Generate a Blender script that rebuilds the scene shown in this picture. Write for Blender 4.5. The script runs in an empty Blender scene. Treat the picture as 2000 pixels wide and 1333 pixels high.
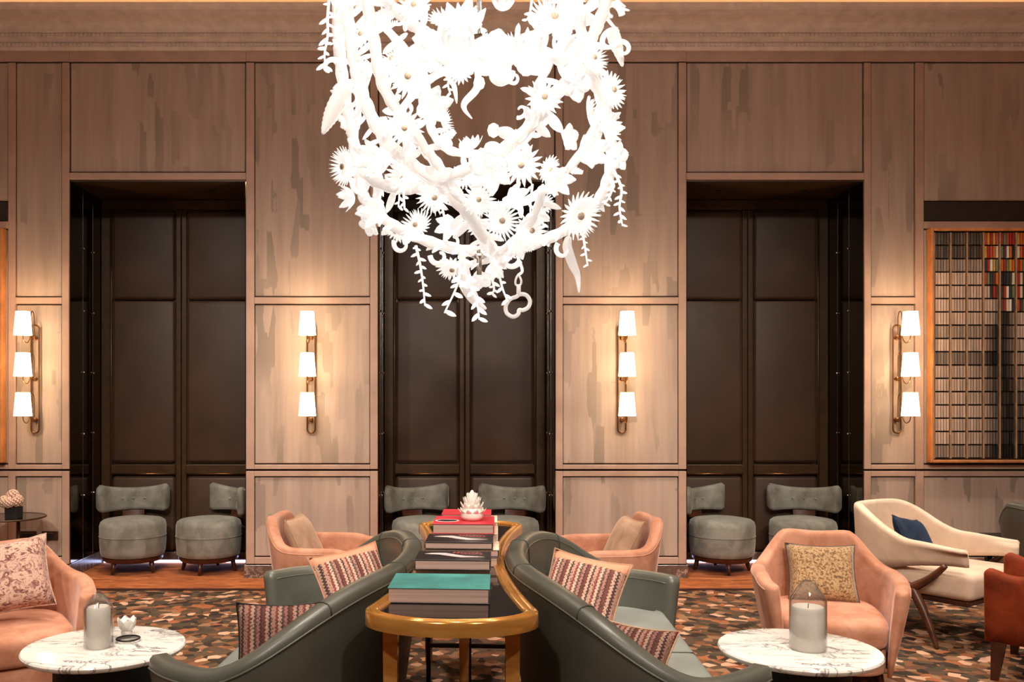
import bpy, bmesh, math, random
from mathutils import Vector, Matrix, Euler, noise as mnoise
random.seed(7)
sc = bpy.context.scene
COL = sc.collection
PI = math.pi
# ------------------------------------------------------------------ camera
F = 1770.0            # focal length in pixels of the 2000 px wide photo
VX, VY = 865.0, 780.0 # vanishing point of the room's depth
EYE = 1.5
cam_d = bpy.data.cameras.new('camera'); cam = bpy.data.objects.new('camera', cam_d); COL.objects.link(cam)
cam.location = (0, 0, EYE); cam.rotation_euler = (PI/2, 0, 0)
cam_d.sensor_width = 36; cam_d.lens = 36*F/2000
cam_d.shift_x = (1000-VX)/2000; cam_d.shift_y = (VY-666.5)/2000
cam_d.clip_start = 0.05
sc.camera = cam
DW = 7.56             # distance of the panelled wall
def P(px, py, D): return Vector(((px-VX)*D/F, D, EYE-(py-VY)*D/F))
def WX(px): return (px-VX)*DW/F
def WZ(py): return EYE-(py-VY)*DW/F
# ------------------------------------------------------------------ world, exposure
w = bpy.data.worlds.new('room_air'); sc.world = w; w.use_nodes = True
w.node_tree.nodes['Background'].inputs[0].default_value = (1.0, 0.80, 0.62, 1)
w.node_tree.nodes['Background'].inputs[1].default_value = 0.03
vs = sc.view_settings
vs.view_transform = 'Standard'; vs.look = 'None'; vs.gamma = 1; vs.use_curve_mapping = False
vs.exposure = 0.35
WARM = (1.0, 0.885, 0.76)
CEIL = 5.15
def light(name, kind, loc, power, color=WARM, size=0.1, rot=(0,0,0), parent=None, **kw):
    d = bpy.data.lights.new(name, kind); d.energy = power; d.color = color
    if kind in ('POINT', 'SPOT'): d.shadow_soft_size = size
    if kind == 'SPOT': d.spot_size = kw.get('cone', 1.4); d.spot_blend = kw.get('blend', 0.7)
    if kind == 'AREA':
        d.shape = 'RECTANGLE'; d.size = kw['sx']; d.size_y = kw['sy']
    o = bpy.data.objects.new(name, d); COL.objects.link(o)
    o.location = loc; o.rotation_euler = rot; o.parent = parent
    return o
# recessed ceiling downlights: x, y, watts, cone
DOWN = [(-1.45,3.5,330,0.75),(1.5,3.5,300,0.75),(-0.75,4.3,170,0.7),(0.95,4.3,170,0.7),
        (-2.6,4.9,170,0.9),(2.2,4.7,180,0.9),(3.4,5.2,240,0.9),(-3.6,5.6,230,1.0),
        (-1.0,6.2,300,1.1),(1.3,6.2,300,1.1),(-2.3,6.5,260,1.1),(2.9,6.5,240,1.1),(4.4,6.3,230,1.1),
        (0.1,2.6,160,0.9),(-2.4,2.2,160,1.0),(2.6,2.2,160,1.0),(0.1,0.3,160,1.1),(-3.2,0.2,160,1.1),(3.4,0.2,160,1.1)]
# unseen ceiling spots, added as frontal fill: x, y, target, watts
FILL_SPOTS = [(-3.0,.6,(-2.6,6.6,.7),480),(-1.0,.4,(-1.0,6.4,.6),480),(1.2,.4,(1.2,6.4,.6),480),(3.3,.6,(3.4,6.6,.7),480),(-1.6,-1.6,(-1.2,4.2,.5),560),(1.8,-1.6,(1.6,4.2,.5),560),(-2.6,1.2,(-2.8,7.4,4.1),110),(.1,1.0,(.2,7.4,4.1),110),(2.8,1.2,(3.0,7.4,4.1),110)]
# ------------------------------------------------------------------ materials
MATS = {}
def lin(c):
    return tuple(((v/255)/12.92 if v/255 <= 0.04045 else ((v/255+0.055)/1.055)**2.4) for v in c) + (1,)
class NT:
    def __init__(s, name):
        s.m = bpy.data.materials.new(name); s.m.use_nodes = True
        s.t = s.m.node_tree; s.b = s.t.nodes['Principled BSDF']; MATS[name] = s.m
    def n(s, typ, **kw):
        nd = s.t.nodes.new(typ)
        for k, v in kw.items():
            if k.startswith('i_'): nd.inputs[k[2:].replace('_', ' ')].default_value = v
            else: setattr(nd, k, v)
        return nd
    def l(s, a, b): s.t.links.new(a, b)
    def coords(s, kind='Object', scale=(1,1,1), rot=(0,0,0)):
        tc = s.n('ShaderNodeTexCoord'); mp = s.n('ShaderNodeMapping')
        mp.inputs['Scale'].default_value = scale; mp.inputs['Rotation'].default_value = rot
        s.l(tc.outputs[kind], mp.inputs['Vector']); return mp.outputs['Vector']
    def noise(s, vec, scale=5, detail=3, rough=0.55, dist=0.0):
        nd = s.n('ShaderNodeTexNoise'); nd.inputs['Scale'].default_value = scale
        nd.inputs['Detail'].default_value = detail; nd.inputs['Roughness'].default_value = rough
        nd.inputs['Distortion'].default_value = dist
        if vec is not None: s.l(vec, nd.inputs['Vector'])
        return nd.outputs['Fac']
    def ramp(s, fac, stops, interp='LINEAR'):
        nd = s.n('ShaderNodeValToRGB'); cr = nd.color_ramp; cr.interpolation = interp
        while len(cr.elements) < len(stops): cr.elements.new(0.5)
        for e, (p, c) in zip(cr.elements, stops):
            e.position = p; e.color = lin(c) if len(c) == 3 else c
        s.l(fac, nd.inputs['Fac']); return nd.outputs['Color']
    def mix(s, fac, a, b, blend='MIX'):
        nd = s.n('ShaderNodeMix'); nd.data_type = 'RGBA'; nd.blend_type = blend
        for k, v in (('Factor', fac), ('A', a), ('B', b)):
            sock = [i for i in nd.inputs if i.name == k and (k == 'Factor' and i.type == 'VALUE' or k != 'Factor' and i.type == 'RGBA')][0]
            if isinstance(v, (int, float)): sock.default_value = v
            elif isinstance(v, tuple): sock.default_value = lin(v) if len(v) == 3 else v
            else: s.l(v, sock)
        return [o for o in nd.outputs if o.type == 'RGBA'][0]
    def math(s, op, a, b=0.0, c=None):
        nd = s.n('ShaderNodeMath'); nd.operation = op
        for i, v in enumerate((a, b) if c is None else (a, b, c)):
            if isinstance(v, (int, float)): nd.inputs[i].default_value = v
            else: s.l(v, nd.inputs[i])
        return nd.outputs[0]
    def bump(s, h, strength=0.2, dist=0.01):
        nd = s.n('ShaderNodeBump'); nd.inputs['Strength'].default_value = strength; nd.inputs['Distance'].default_value = dist
        s.l(h, nd.inputs['Height']); s.l(nd.outputs['Normal'], s.b.inputs['Normal'])
    def color(s, c):
        if isinstance(c, tuple): s.b.inputs['Base Color'].default_value = lin(c)
        else: s.l(c, s.b.inputs['Base Color'])
    def set(s, **kw):
        for k, v in kw.items(): s.b.inputs[k.replace('_', ' ')].default_value = v
        return s.m
def plain(name, c, rough=0.5, metal=0.0, var=0.12, scale=12, bump=0.0, spec=0.5, **kw):
    k = NT(name); v = k.coords('Object')
    f = k.noise(v, scale, 4)
    d = tuple(max(0, x*(1-var)) for x in c); l_ = tuple(min(255, x*(1+var)) for x in c)
    k.color(k.ramp(f, [(0.3, d), (0.7, l_)]))
    if bump: k.bump(k.noise(v, scale*6, 3), bump, 0.004)
    k.set(Roughness=rough, Metallic=metal, Specular_IOR_Level=spec, **kw)
    return k.m
def velvet(name, c, dark, sheen, rough=0.75):
    k = NT(name); v = k.coords('Object')
    f = k.noise(v, 7, 5, 0.6, 0.6)
    k.color(k.ramp(f, [(0.32, dark), (0.62, c)]))
    k.bump(k.noise(v, 160, 2), 0.12, 0.003)
    k.b.inputs['Sheen Tint'].default_value = lin(sheen)
    k.set(Roughness=rough, Sheen_Weight=0.55, Sheen_Roughness=0.35, Specular_IOR_Level=0.25)
    return k.m
def panel_mat():
    k = NT('distressed_silk_panel'); v = k.coords('Object')
    st = k.noise(k.coords('Object', (11, 1, 0.75)), 1.0, 6, 0.6)
    base = k.ramp(st, [(0.25, (164,142,127)), (0.5, (181,158,143)), (0.8, (195,173,158))])
    cells = k.n('ShaderNodeTexVoronoi'); cells.inputs['Scale'].default_value = 1.0
    nv = k.n('ShaderNodeTexNoise'); nv.inputs['Scale'].default_value = 9.0
    wv = k.coords('Object', (15, 1, 2.3)); cells.distance = 'CHEBYCHEV'; cells.inputs['Randomness'].default_value = 0.75
    k.l(wv, nv.inputs['Vector'])
    nd = k.n('ShaderNodeMixRGB'); nd.blend_type = 'ADD'; nd.inputs[0].default_value = 0.06
    k.l(wv, nd.inputs[1]); k.l(nv.outputs['Color'], nd.inputs[2]); k.l(nd.outputs[0], cells.inputs['Vector'])
    sep = k.n('ShaderNodeSeparateColor'); k.l(cells.outputs['Color'], sep.inputs[0])
    big = k.noise(k.coords('Object', (1.3, 1, 0.9)), 1.0, 2)
    zz = k.n('ShaderNodeSeparateXYZ'); k.l(v, zz.inputs[0])
    low = k.math('MULTIPLY', k.ramp(k.math('MULTIPLY', zz.outputs[2], 0.2), [(0.16, (70,70,70)), (0.30, (0,0,0))]), 1.6)   # the drips gather on the lower panels
    big = k.math('ADD', big, low)
    patch = k.math('MULTIPLY', k.ramp(sep.outputs[0], [(0.72, (0,0,0)), (0.80, (255,255,255))]), k.ramp(big, [(0.38, (0,0,0)), (0.62, (255,255,255))]))
    col = k.mix(k.math('MULTIPLY', patch, 0.75), base, (140,125,112))
    k.color(col)
    k.bump(k.noise(k.coords('Object', (120, 120, 40)), 1.0, 2), 0.08, 0.003)
    k.set(Roughness=0.55, Specular_IOR_Level=0.35)
    return k.m
def marble_mat(name, base, vein, scale, rough):
    k = NT(name); v = k.coords('Object', (1, 2.2, 1), (0, 0, 0.35))
    n1 = k.noise(v, scale, 8, 0.62, 1.4)
    d = k.math('ABSOLUTE', k.math('SUBTRACT', n1, 0.5))
    n2 = k.noise(v, scale*2.6, 6, 0.6, 1.0)
    d2 = k.math('ABSOLUTE', k.math('SUBTRACT', n2, 0.5))
    f = k.ramp(d, [(0.0, (255,255,255)), (0.03, (90,90,90)), (0.06, (0,0,0))])
    f2 = k.ramp(d2, [(0.0, (130,130,130)), (0.03, (0,0,0))])
    cloud = k.noise(v, scale*0.7, 3)
    m = k.math('MULTIPLY', k.math('ADD', f, f2), k.ramp(cloud, [(0.36, (30,30,30)), (0.54, (255,255,255))]))
    k.color(k.mix(m, base, vein)); k.set(Roughness=rough); return k.m
def carpet_mat():
    k = NT('mosaic_carpet'); v = k.coords('Object', (1, 1, 0))
    nv = k.n('ShaderNodeTexNoise'); nv.inputs['Scale'].default_value = 7; k.l(v, nv.inputs['Vector'])
    ad = k.n('ShaderNodeMixRGB'); ad.blend_type = 'ADD'; ad.inputs[0].default_value = 0.05
    k.l(v, ad.inputs[1]); k.l(nv.outputs['Color'], ad.inputs[2])
    vo = k.n('ShaderNodeTexVoronoi'); vo.inputs['Scale'].default_value = 17; k.l(ad.outputs[0], vo.inputs['Vector'])
    sep = k.n('ShaderNodeSeparateColor'); k.l(vo.outputs['Color'], sep.inputs[0])
    c = k.ramp(sep.outputs[0], [(0, (42,36,30)), (0.15, (92,76,60)), (0.30, (132,90,62)), (0.43, (74,68,56)), (0.55, (160,124,94)),
        (0.68, (106,74,54)), (0.78, (214,186,158)), (0.87, (170,106,70)), (0.94, (56,50,44))], 'CONSTANT')
    c = k.mix(0.4, c, k.ramp(k.noise(v, 45, 4, 0.7), [(0.3, (52,44,36)), (0.7, (176,140,110))]), 'OVERLAY')
    c = k.mix(0.10, c, (112,84,62))
    k.color(c); k.bump(k.noise(v, 220, 2), 0.3, 0.004); k.set(Roughness=0.9, Specular_IOR_Level=0.2); return k.m
def rug_mat():
    k = NT('rust_carpet_border')
    f = k.noise(k.coords('Object', (2.2, 7, 1)), 2.0, 6, 0.65, 0.8)
    k.color(k.ramp(f, [(0.28, (96,50,26)), (0.45, (150,84,46)), (0.6, (178,104,60)), (0.75, (206,140,92))]))
    k.bump(k.noise(k.coords('Object'), 200, 2), 0.3, 0.004); k.set(Roughness=0.9, Specular_IOR_Level=0.2); return k.m
def leather_mat(name, c):
    k = NT(name); v = k.coords('Object')
    d = tuple(x*0.86 for x in c)
    k.color(k.ramp(k.noise(v, 4, 3), [(0.3, d), (0.7, c)]))
    vo = k.n('ShaderNodeTexVoronoi'); vo.inputs['Scale'].default_value = 240; k.l(v, vo.inputs['Vector'])
    k.bump(vo.outputs['Distance'], 0.08, 0.002); k.set(Roughness=0.36, Specular_IOR_Level=0.6); return k.m
def woven_mat(name='woven_stripe_fabric', band=True):
    k = NT(name); g = k.coords('Generated')
    sx = k.n('ShaderNodeSeparateXYZ'); k.l(g, sx.inputs[0])
    zig = k.math('MULTIPLY', k.math('ABSOLUTE', k.math('SUBTRACT', k.math('FRACT', k.math('MULTIPLY', sx.outputs[1], 26)), 0.5)), 0.03)
    t = k.math('FRACT', k.math('MULTIPLY', k.math('ADD', sx.outputs[0], zig), 3.6))
    stripe = k.ramp(t, [(0, (122,72,64)), (0.14, (206,170,150)), (0.26, (88,66,62)), (0.34, (192,148,130)), (0.50, (140,78,70)), (0.60, (208,176,156)), (0.72, (110,84,78)), (0.82, (176,126,112)), (0.93, (84,62,60))], 'CONSTANT')
    vo = k.n('ShaderNodeTexVoronoi'); vo.inputs['Scale'].default_value = 30; k.l(g, vo.inputs['Vector'])
    c = k.mix(k.ramp(vo.outputs['Distance'], [(0.18, (255,255,255)), (0.32, (0,0,0))]), stripe, (74,54,52))
    top = k.ramp(sx.outputs[1], [(0.86, (0,0,0)), (0.87, (255,255,255))])
    k.color(k.mix(top, c, (214,152,122)) if band else k.mix(0.55, c, (104,60,52), 'MULTIPLY'))
    k.bump(vo.outputs['Distance'], 0.4, 0.006); k.set(Roughness=0.8, Specular_IOR_Level=0.2); return k.m
def blotch_mat(name, stops, scale, dist=1.0, rough=0.75, sheen=0.2):
    k = NT(name); g = k.coords('Generated')
    f = k.noise(g, scale, 5, 0.7, dist)
    k.color(k.ramp(f, stops)); k.bump(f, 0.2, 0.004); k.set(Roughness=rough, Sheen_Weight=sheen, Specular_IOR_Level=0.25); return k.m
def emit_mat(name, c, strength, base=(240,235,225), rough=0.4, sample=True, **kw):
    k = NT(name); v = k.coords('Object'); k.color(k.ramp(k.noise(v, 20, 2), [(0.2, base), (0.8, base)]))
    k.b.inputs['Emission Color'].default_value = lin(c); k.set(Emission_Strength=strength, Roughness=rough, **kw)
    if not sample: k.m.cycles.emission_sampling = 'NONE'
    return k.m
def glass_mat(name, c=(250,250,250), rough=0.02):
    # thin blown glass: clear transmission with a Fresnel sheen
    k = NT(name); v = k.coords('Object')
    tr = k.n('ShaderNodeBsdfTransparent'); k.l(k.ramp(k.noise(v, 3, 2), [(0.2, c), (0.8, c)]), tr.inputs['Color'])
    gl = k.n('ShaderNodeBsdfGlossy'); gl.inputs['Roughness'].default_value = rough
    lw = k.n('ShaderNodeLayerWeight'); f3 = k.math('POWER', lw.outputs['Facing'], 2.5); fac = k.math('ADD', k.math('MULTIPLY', f3, 0.75), 0.07)
    mx = k.n('ShaderNodeMixShader'); k.l(fac, mx.inputs[0]); k.l(tr.outputs[0], mx.inputs[1]); k.l(gl.outputs[0], mx.inputs[2])
    out = [n for n in k.t.nodes if n.type == 'OUTPUT_MATERIAL'][0]; k.l(mx.outputs[0], out.inputs['Surface'])
    return k.m
def pages_mat():
    k = NT('book_pages'); f = k.noise(k.coords('Object', (0.6, 0.6, 260)), 1.0, 3)
    k.color(k.ramp(f, [(0.3, (150,118,106)), (0.7, (206,178,164))])); k.set(Roughness=0.8); return k.m
def gold_mat():
    k = NT('gilded_metal'); f = k.noise(k.coords('Object', (6, 6, 30)), 1.0, 4)
    k.color(k.ramp(f, [(0.3, (200,134,60)), (0.7, (230,170,92))]))
    k.l(k.ramp(f, [(0.2, (90,90,90)), (0.8, (120,120,120))]), k.b.inputs['Roughness']); k.set(Metallic=0.55); return k.m
def attr_mat():
    k = NT('tape_spines'); a = k.n('ShaderNodeVertexColor'); a.layer_name = 'spine'
    f = k.noise(k.coords('Object', (40, 40, 8)), 1.0, 3)
    k.color(k.mix(0.12, a.outputs['Color'], k.ramp(f, [(0.3, (60,50,44)), (0.7, (200,185,170))]), 'OVERLAY'))
    k.set(Roughness=0.45); return k.m
panel_mat(); carpet_mat(); rug_mat(); woven_mat(); woven_mat('dark_woven_fabric', False); pages_mat(); gold_mat(); attr_mat()
marble_mat('white_marble', (240,236,230), (116,112,116), 3.2, 0.16)
marble_mat('grey_brown_marble', (96,78,70), (176,150,136), 4.0, 0.22)
leather_mat('grey_green_leather', (91,92,83))
leather_mat('seat_leather', (146,151,145))
plain('panel_frame_lacquer', (184,152,135), 0.5, var=0.05, scale=5)
plain('upper_wall_paint', (226,186,150), 0.8, var=0.03)
plain('ceiling_paint', (232,206,180), 0.85, var=0.03)
plain('cornice_plaster', (222,202,190), 0.75, var=0.05)
plain('room_wall_paint', (196,166,142), 0.8, var=0.05)
plain('joint_shadow_board', (60,44,34), 0.9)
plain('padded_leather', (66,44,28), 0.5, var=0.1, scale=3, bump=0.05)
plain('dark_bronze_frame', (66,45,24), 0.38, 0.25, var=0.12)
plain('dark_tinted_mirror', (104,90,72), 0.06, 1.0, var=0.04)
plain('black_metal', (24,20,18), 0.4, 0.5)
plain('brass_antique', (122,82,48), 0.32, 0.9, var=0.15)
plain('steel', (190,186,180), 0.25, 1.0)
plain('dark_wood', (62,30,18), 0.32, var=0.25, scale=9)
plain('walnut_wood', (74,40,24), 0.35, var=0.3, scale=14)
plain('oak_frame', (196,128,76), 0.5, var=0.12, scale=9)
plain('pale_oak', (176,138,104), 0.5, var=0.1, scale=9)
plain('plinth_black', (26,22,20), 0.6)
plain('smoked_glass_top', (26,22,20), 0.07, 0.0, var=0.1, spec=0.8)
plain('candle_wax', (250,242,230), 0.5, var=0.03)
plain('paper_white', (238,232,224), 0.7, var=0.03)
plain('red_cover', (206,52,66), 0.45, var=0.08)
plain('teal_cover', (72,150,146), 0.45, var=0.16, scale=7)
plain('navy_cover', (24,30,44), 0.45)
plain('black_cover', (42,38,40), 0.35, var=0.2)
plain('grey_cover', (120,104,98), 0.5)
plain('cream_cover', (226,206,182), 0.5)
plain('print_white', (236,220,220), 0.5, var=0.04)
plain('print_red', (198,92,96), 0.5, var=0.1)
plain('glaze_white', (244,236,226), 0.3, var=0.03)
plain('seam_thread', (52,54,48), 0.6)
plain('petal_blush', (226,186,164), 0.7, var=0.08, Subsurface_Weight=0.1)
plain('slot_black', (44,30,20), 0.6)
velvet('peach_velvet', (202,146,119), (170,112,84), (255,222,208))
velvet('rust_velvet', (142,56,20), (104,38,14), (220,110,60))
velvet('sage_velvet', (144,142,133), (108,105,96), (205,210,205), 0.65)
velvet('cream_boucle', (222,196,172), (206,178,154), (240,225,210), 0.85)
velvet('navy_velvet', (28,42,64), (14,22,38), (70,100,140))
velvet('beige_velvet', (190,156,130), (160,124,98), (230,205,185))
blotch_mat('gold_damask', [(0.36, (96,70,42)), (0.47, (132,98,62)), (0.55, (190,158,118)), (0.66, (140,102,62))], 26, 0.5)
blotch_mat('floral_tapestry', [(0.34, (66,40,36)), (0.44, (150,98,88)), (0.52, (214,180,160)), (0.62, (196,152,134)), (0.72, (120,70,64))], 11, 1.5)
emit_mat('lamp_shade_glow', (255,226,180), 5.0)
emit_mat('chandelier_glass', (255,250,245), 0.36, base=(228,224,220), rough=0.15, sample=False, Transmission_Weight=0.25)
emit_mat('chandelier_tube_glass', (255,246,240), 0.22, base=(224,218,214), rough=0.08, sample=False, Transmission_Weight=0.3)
emit_mat('led_blue_white', (190,205,255), 5.0)
emit_mat('cove_lamp', (255,200,140), 3.0)
emit_mat('downlight_lens', (255,225,190), 9.0)
glass_mat('clear_glass', (246,246,246)); glass_mat('smoky_table_glass', (176,140,104))
# ------------------------------------------------------------------ object helpers
def mesh_obj(name, vf, mat, parent=None, smooth=False, auto=None):
    v, f = vf
    me = bpy.data.meshes.new(name); me.from_pydata([tuple(p) for p in v], [], f); me.update()
    if mat: me.materials.append(MATS[mat])
    bm = bmesh.new(); bm.from_mesh(me); bmesh.ops.recalc_face_normals(bm, faces=bm.faces[:]); bm.to_mesh(me); bm.free()
    if smooth: me.polygons.foreach_set('use_smooth', [True]*len(me.polygons))
    if auto is not None:
        me.polygons.foreach_set('use_smooth', [True]*len(me.polygons))
        bm = bmesh.new(); bm.from_mesh(me)
        for e in bm.edges:
            if len(e.link_faces) == 2 and e.calc_face_angle(0) > auto: e.smooth = False
        bm.to_mesh(me); bm.free()
    o = bpy.data.objects.new(name, me); COL.objects.link(o); o.parent = parent
    return o
def tag(o, label, cat, group=None):
    o['label'] = label; o['category'] = cat
    if group: o['group'] = group
    return o
def thing(name, label, cat, loc=(0,0,0), rz=0.0, group=None):
    o = bpy.data.objects.new(name, None); COL.objects.link(o); o.empty_display_size = 0.1
    o.location = loc; o.rotation_euler = (0, 0, rz); return tag(o, label, cat, group)
def structure(o): o['kind'] = 'structure'; return o
def stuff(o): o['kind'] = 'stuff'; return o
def copy_tree(o, parent=None):
    c = o.copy(); COL.objects.link(c); c.parent = parent
    for ch in o.children: copy_tree(ch, c)
    return c
def join(*parts):
    V, Fc = [], []
    for v, f in parts:
        n = len(V); V += [tuple(p) for p in v]; Fc += [tuple(i+n for i in q) for q in f]
    return V, Fc
def xf(vf, M): return [M @ Vector(p) for p in vf[0]], vf[1]
def box(x0, x1, y0, y1, z0, z1, bev=0.0, seg=1):
    if not bev:
        v = [(x0,y0,z0),(x1,y0,z0),(x1,y1,z0),(x0,y1,z0),(x0,y0,z1),(x1,y0,z1),(x1,y1,z1),(x0,y1,z1)]
        return v, [(3,2,1,0),(4,5,6,7),(0,1,5,4),(1,2,6,5),(2,3,7,6),(3,0,4,7)]
    bm = bmesh.new(); bmesh.ops.create_cube(bm, size=1)
    for q in bm.verts: q.co = Vector(((x0+x1)/2+q.co.x*(x1-x0), (y0+y1)/2+q.co.y*(y1-y0), (z0+z1)/2+q.co.z*(z1-z0)))
    bmesh.ops.bevel(bm, geom=bm.edges[:], offset=bev, segments=seg, affect='EDGES', profile=0.5)
    return bm_vf(bm)
def bm_vf(bm):
    bm.verts.index_update()
    r = ([q.co.copy() for q in bm.verts], [tuple(q.index for q in fc.verts) for fc in bm.faces]); bm.free(); return r
def loft(secs, closed=True, caps=True, ring=False):
    n = len(secs[0]); V = [p for s in secs for p in s]; Fc = []
    m = len(secs)
    for i in range(m if ring else m-1):
        a, b = i*n, ((i+1) % m)*n
        for j in range(n if closed else n-1):
            k = (j+1) % n
            Fc.append((a+j, a+k, b+k, b+j))
    if caps and not ring and closed:
        Fc.append(tuple(range(n-1, -1, -1))); Fc.append(tuple(range((m-1)*n, m*n)))
    return V, Fc
def lathe(prof, n=24, cap=True):
    secs = [[(r*math.cos(2*PI*j/n), r*math.sin(2*PI*j/n), z) for j in range(n)] for r, z in prof]
    return loft(secs, True, cap)
def tube(pts, rad, n=8, caps=True, ring=False):
    pts = [Vector(p) for p in pts]; m = len(pts)
    if not hasattr(rad, '__len__'): rad = [rad]*m
    T = []
    for i in range(m):
        a = pts[(i-1) % m] if (ring or i > 0) else pts[i]; b = pts[(i+1) % m] if (ring or i < m-1) else pts[i]
        t = b-a; T.append(t.normalized() if t.length > 1e-9 else Vector((0,0,1)))
    up = Vector((0,0,1)) if abs(T[0].z) < 0.9 else Vector((1,0,0))
    N = (up - T[0]*up.dot(T[0])).normalized(); secs = []
    for i in range(m):
        N = (N - T[i]*N.dot(T[i])); N = N.normalized() if N.length > 1e-6 else T[i].orthogonal().normalized()
        B = T[i].cross(N)
        secs.append([pts[i] + (N*math.cos(2*PI*j/n) + B*math.sin(2*PI*j/n))*rad[i] for j in range(n)])
    return loft(secs, True, caps, ring)
def spline(pts, k=6, ring=False):
    pts = [Vector(p) for p in pts]; m = len(pts); out = []
    g = (lambda i: pts[i % m]) if ring else (lambda i: pts[max(0, min(m-1, i))])
    for i in range(m if ring else m-1):
        a, b, c, d = g(i-1), g(i), g(i+1), g(i+2)
        for j in range(k):
            t = j/k
            out.append(0.5*((2*b)+(c-a)*t+(2*a-5*b+4*c-d)*t*t+(3*b-a-3*c+d)*t**3))
    if not ring: out.append(pts[-1])
    return out
def prism(poly, z0, z1, bev=0.0, seg=2):
    n = len(poly)
    if not bev: return loft([[(x,y,z0) for x,y in poly], [(x,y,z1) for x,y in poly]])
    # inset by normals for a rounded top edge
    cx = sum(p[0] for p in poly)/n; cy = sum(p[1] for p in poly)/n
    def ins(d):
        out = []
        for i in range(n):
            a, b, c = Vector(poly[i-1]), Vector(poly[i]), Vector(poly[(i+1) % n])
            t = (c-a).normalized(); nr = Vector((t.y, -t.x))
            out.append(b - nr*d)
        return out
    area = sum(poly[i-1][0]*poly[i][1]-poly[i][0]*poly[i-1][1] for i in range(n))
    sgn = 1 if area > 0 else -1
    secs = []
    for a in range(seg+1):
        t = a/seg*PI/2; q = ins(sgn*bev*(1-math.sin(t)) )
        secs.append([(p.x, p.y, z0+bev*(1-math.cos(t))) for p in q])
    for a in range(seg+1):
        t = a/seg*PI/2; q = ins(sgn*bev*(1-math.cos(t)))
        secs.append([(p.x, p.y, z1-bev*(1-math.sin(t))) for p in q])
    return loft(secs)
def superell(n, a, b, e, start=0, end=2*PI):
    out = []
    for i in range(n):
        t = start+(end-start)*i/n
        c, s = math.cos(t), math.sin(t)
        out.append((a*math.copysign(abs(c)**(2/e), c), b*math.copysign(abs(s)**(2/e), s)))
    return out
def sstep(a, b, x):
    t = max(0, min(1, (x-a)/(b-a))); return t*t*(3-2*t)
def smoothsub(o, lv=1):
    m = o.modifiers.new('smooth', 'SUBSURF'); m.levels = lv; m.render_levels = lv; return o
# ================================================================== the room
XL, XR, YB = -5.75, 6.17, -3.0
BK = 8.26                                   # back of the alcoves
structure(mesh_obj('floor', box(XL-.2, XR+.2, YB-.2, BK+.3, -.1, 0), 'mosaic_carpet'))
structure(mesh_obj('ceiling', box(XL-.2, XR+.2, YB-.2, BK+.3, CEIL, CEIL+.1), 'ceiling_paint'))
structure(mesh_obj('wall_left', box(XL-.15, XL, YB, BK+.3, 0, CEIL), 'room_wall_paint'))
structure(mesh_obj('wall_right', box(XR, XR+.15, YB, BK+.3, 0, CEIL), 'room_wall_paint'))
structure(mesh_obj('wall_front', box(XL, XR, YB-.15, YB, 0, CEIL), 'room_wall_paint'))
fb = structure(mesh_obj('floor_border', box(XL, XR, 7.14, DW+.03, 0, .008), 'rust_carpet_border'))
structure(mesh_obj('trim_2', box(XL, XR, 7.09, 7.14, 0, .009), 'dark_wood'))
ALC = [(136, 481), (738, 1085), (1340, 1687)]
AX = [(WX(a), WX(b)) for a, b in ALC]
ZS = WZ(352)                                # alcove soffit height
xs = [XL] + [v for a in AX for v in a] + [XR]
wb = []
for i in range(0, len(xs), 2): wb.append(box(xs[i], xs[i+1], DW+.025, BK+.2, 0, ZS))
wb.append(box(XL, XR, DW+.025, BK+.2, ZS, CEIL))
wall = structure(mesh_obj('wall_back', join(*wb), 'joint_shadow_board'))
mesh_obj('upper_wall', box(XL, XR, DW+.005, DW+.025, 4.5, CEIL), 'upper_wall_paint', wall)
G = 0.005
def wp(name, px0, px1, py0, py1, mat, proud, bev):
    x0, x1, z1, z0 = WX(px0), WX(px1), WZ(py0), WZ(py1)
    return mesh_obj(name, box(x0+G, x1-G, DW-proud, DW+.03, z0+G, z1-G, bev), mat, wall)
def panel(a, b, c, d): wp('wall_panel', a, b, c, d, 'distressed_silk_panel', 0.0, .006)
def rail(a, b, c, d): wp('frame_rail', a-1.1, b+1.1, c, d, 'panel_frame_lacquer', .012, .003)
def stile(a, b, c, d): wp('frame_stile', a-1.1, b+1.1, c, d, 'panel_frame_lacquer', .012, .003)
for a, b in ((-476,-461),(17,31),(122,136),(481,497),(723,738),(1085,1099),(1325,1340),(1687,1700),(1787,1803),(2288,2303)):
    stile(a, b, 122, 918); stile(a, b, 919.5, 1103)
prev = -476
for a, b in ((-476,136),(136,481),(481,738),(738,1085),(1085,1340),(1340,1687),(1687,2303)): rail(a, b, 94, 122)
for a, b in ALC:
    panel(a+1, b-1, 122, 337); rail(a, b, 337, 352.5)
for a, b in ((31,122),(497,723),(1099,1325),(1700,1787)):
    panel(a, b, 122, 580); rail(a, b, 580, 595); panel(a, b, 595, 907)
    rail(a, b, 907, 918); rail(a, b, 919.5, 932); panel(a, b, 932, 1088); rail(a, b, 1088, 1103)
for a, b in ((-461,17),(1803,2288)):
    panel(a, b, 122, 393); rail(a, b, 432, 448); panel(a, b, 448, 907)
    rail(a, b, 907, 918); rail(a, b, 919.5, 932); panel(a, b, 932, 1088); rail(a, b, 1088, 1103)
    wp('vent_slot', a, b, 393, 432, 'slot_black', -.012, 0)
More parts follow.
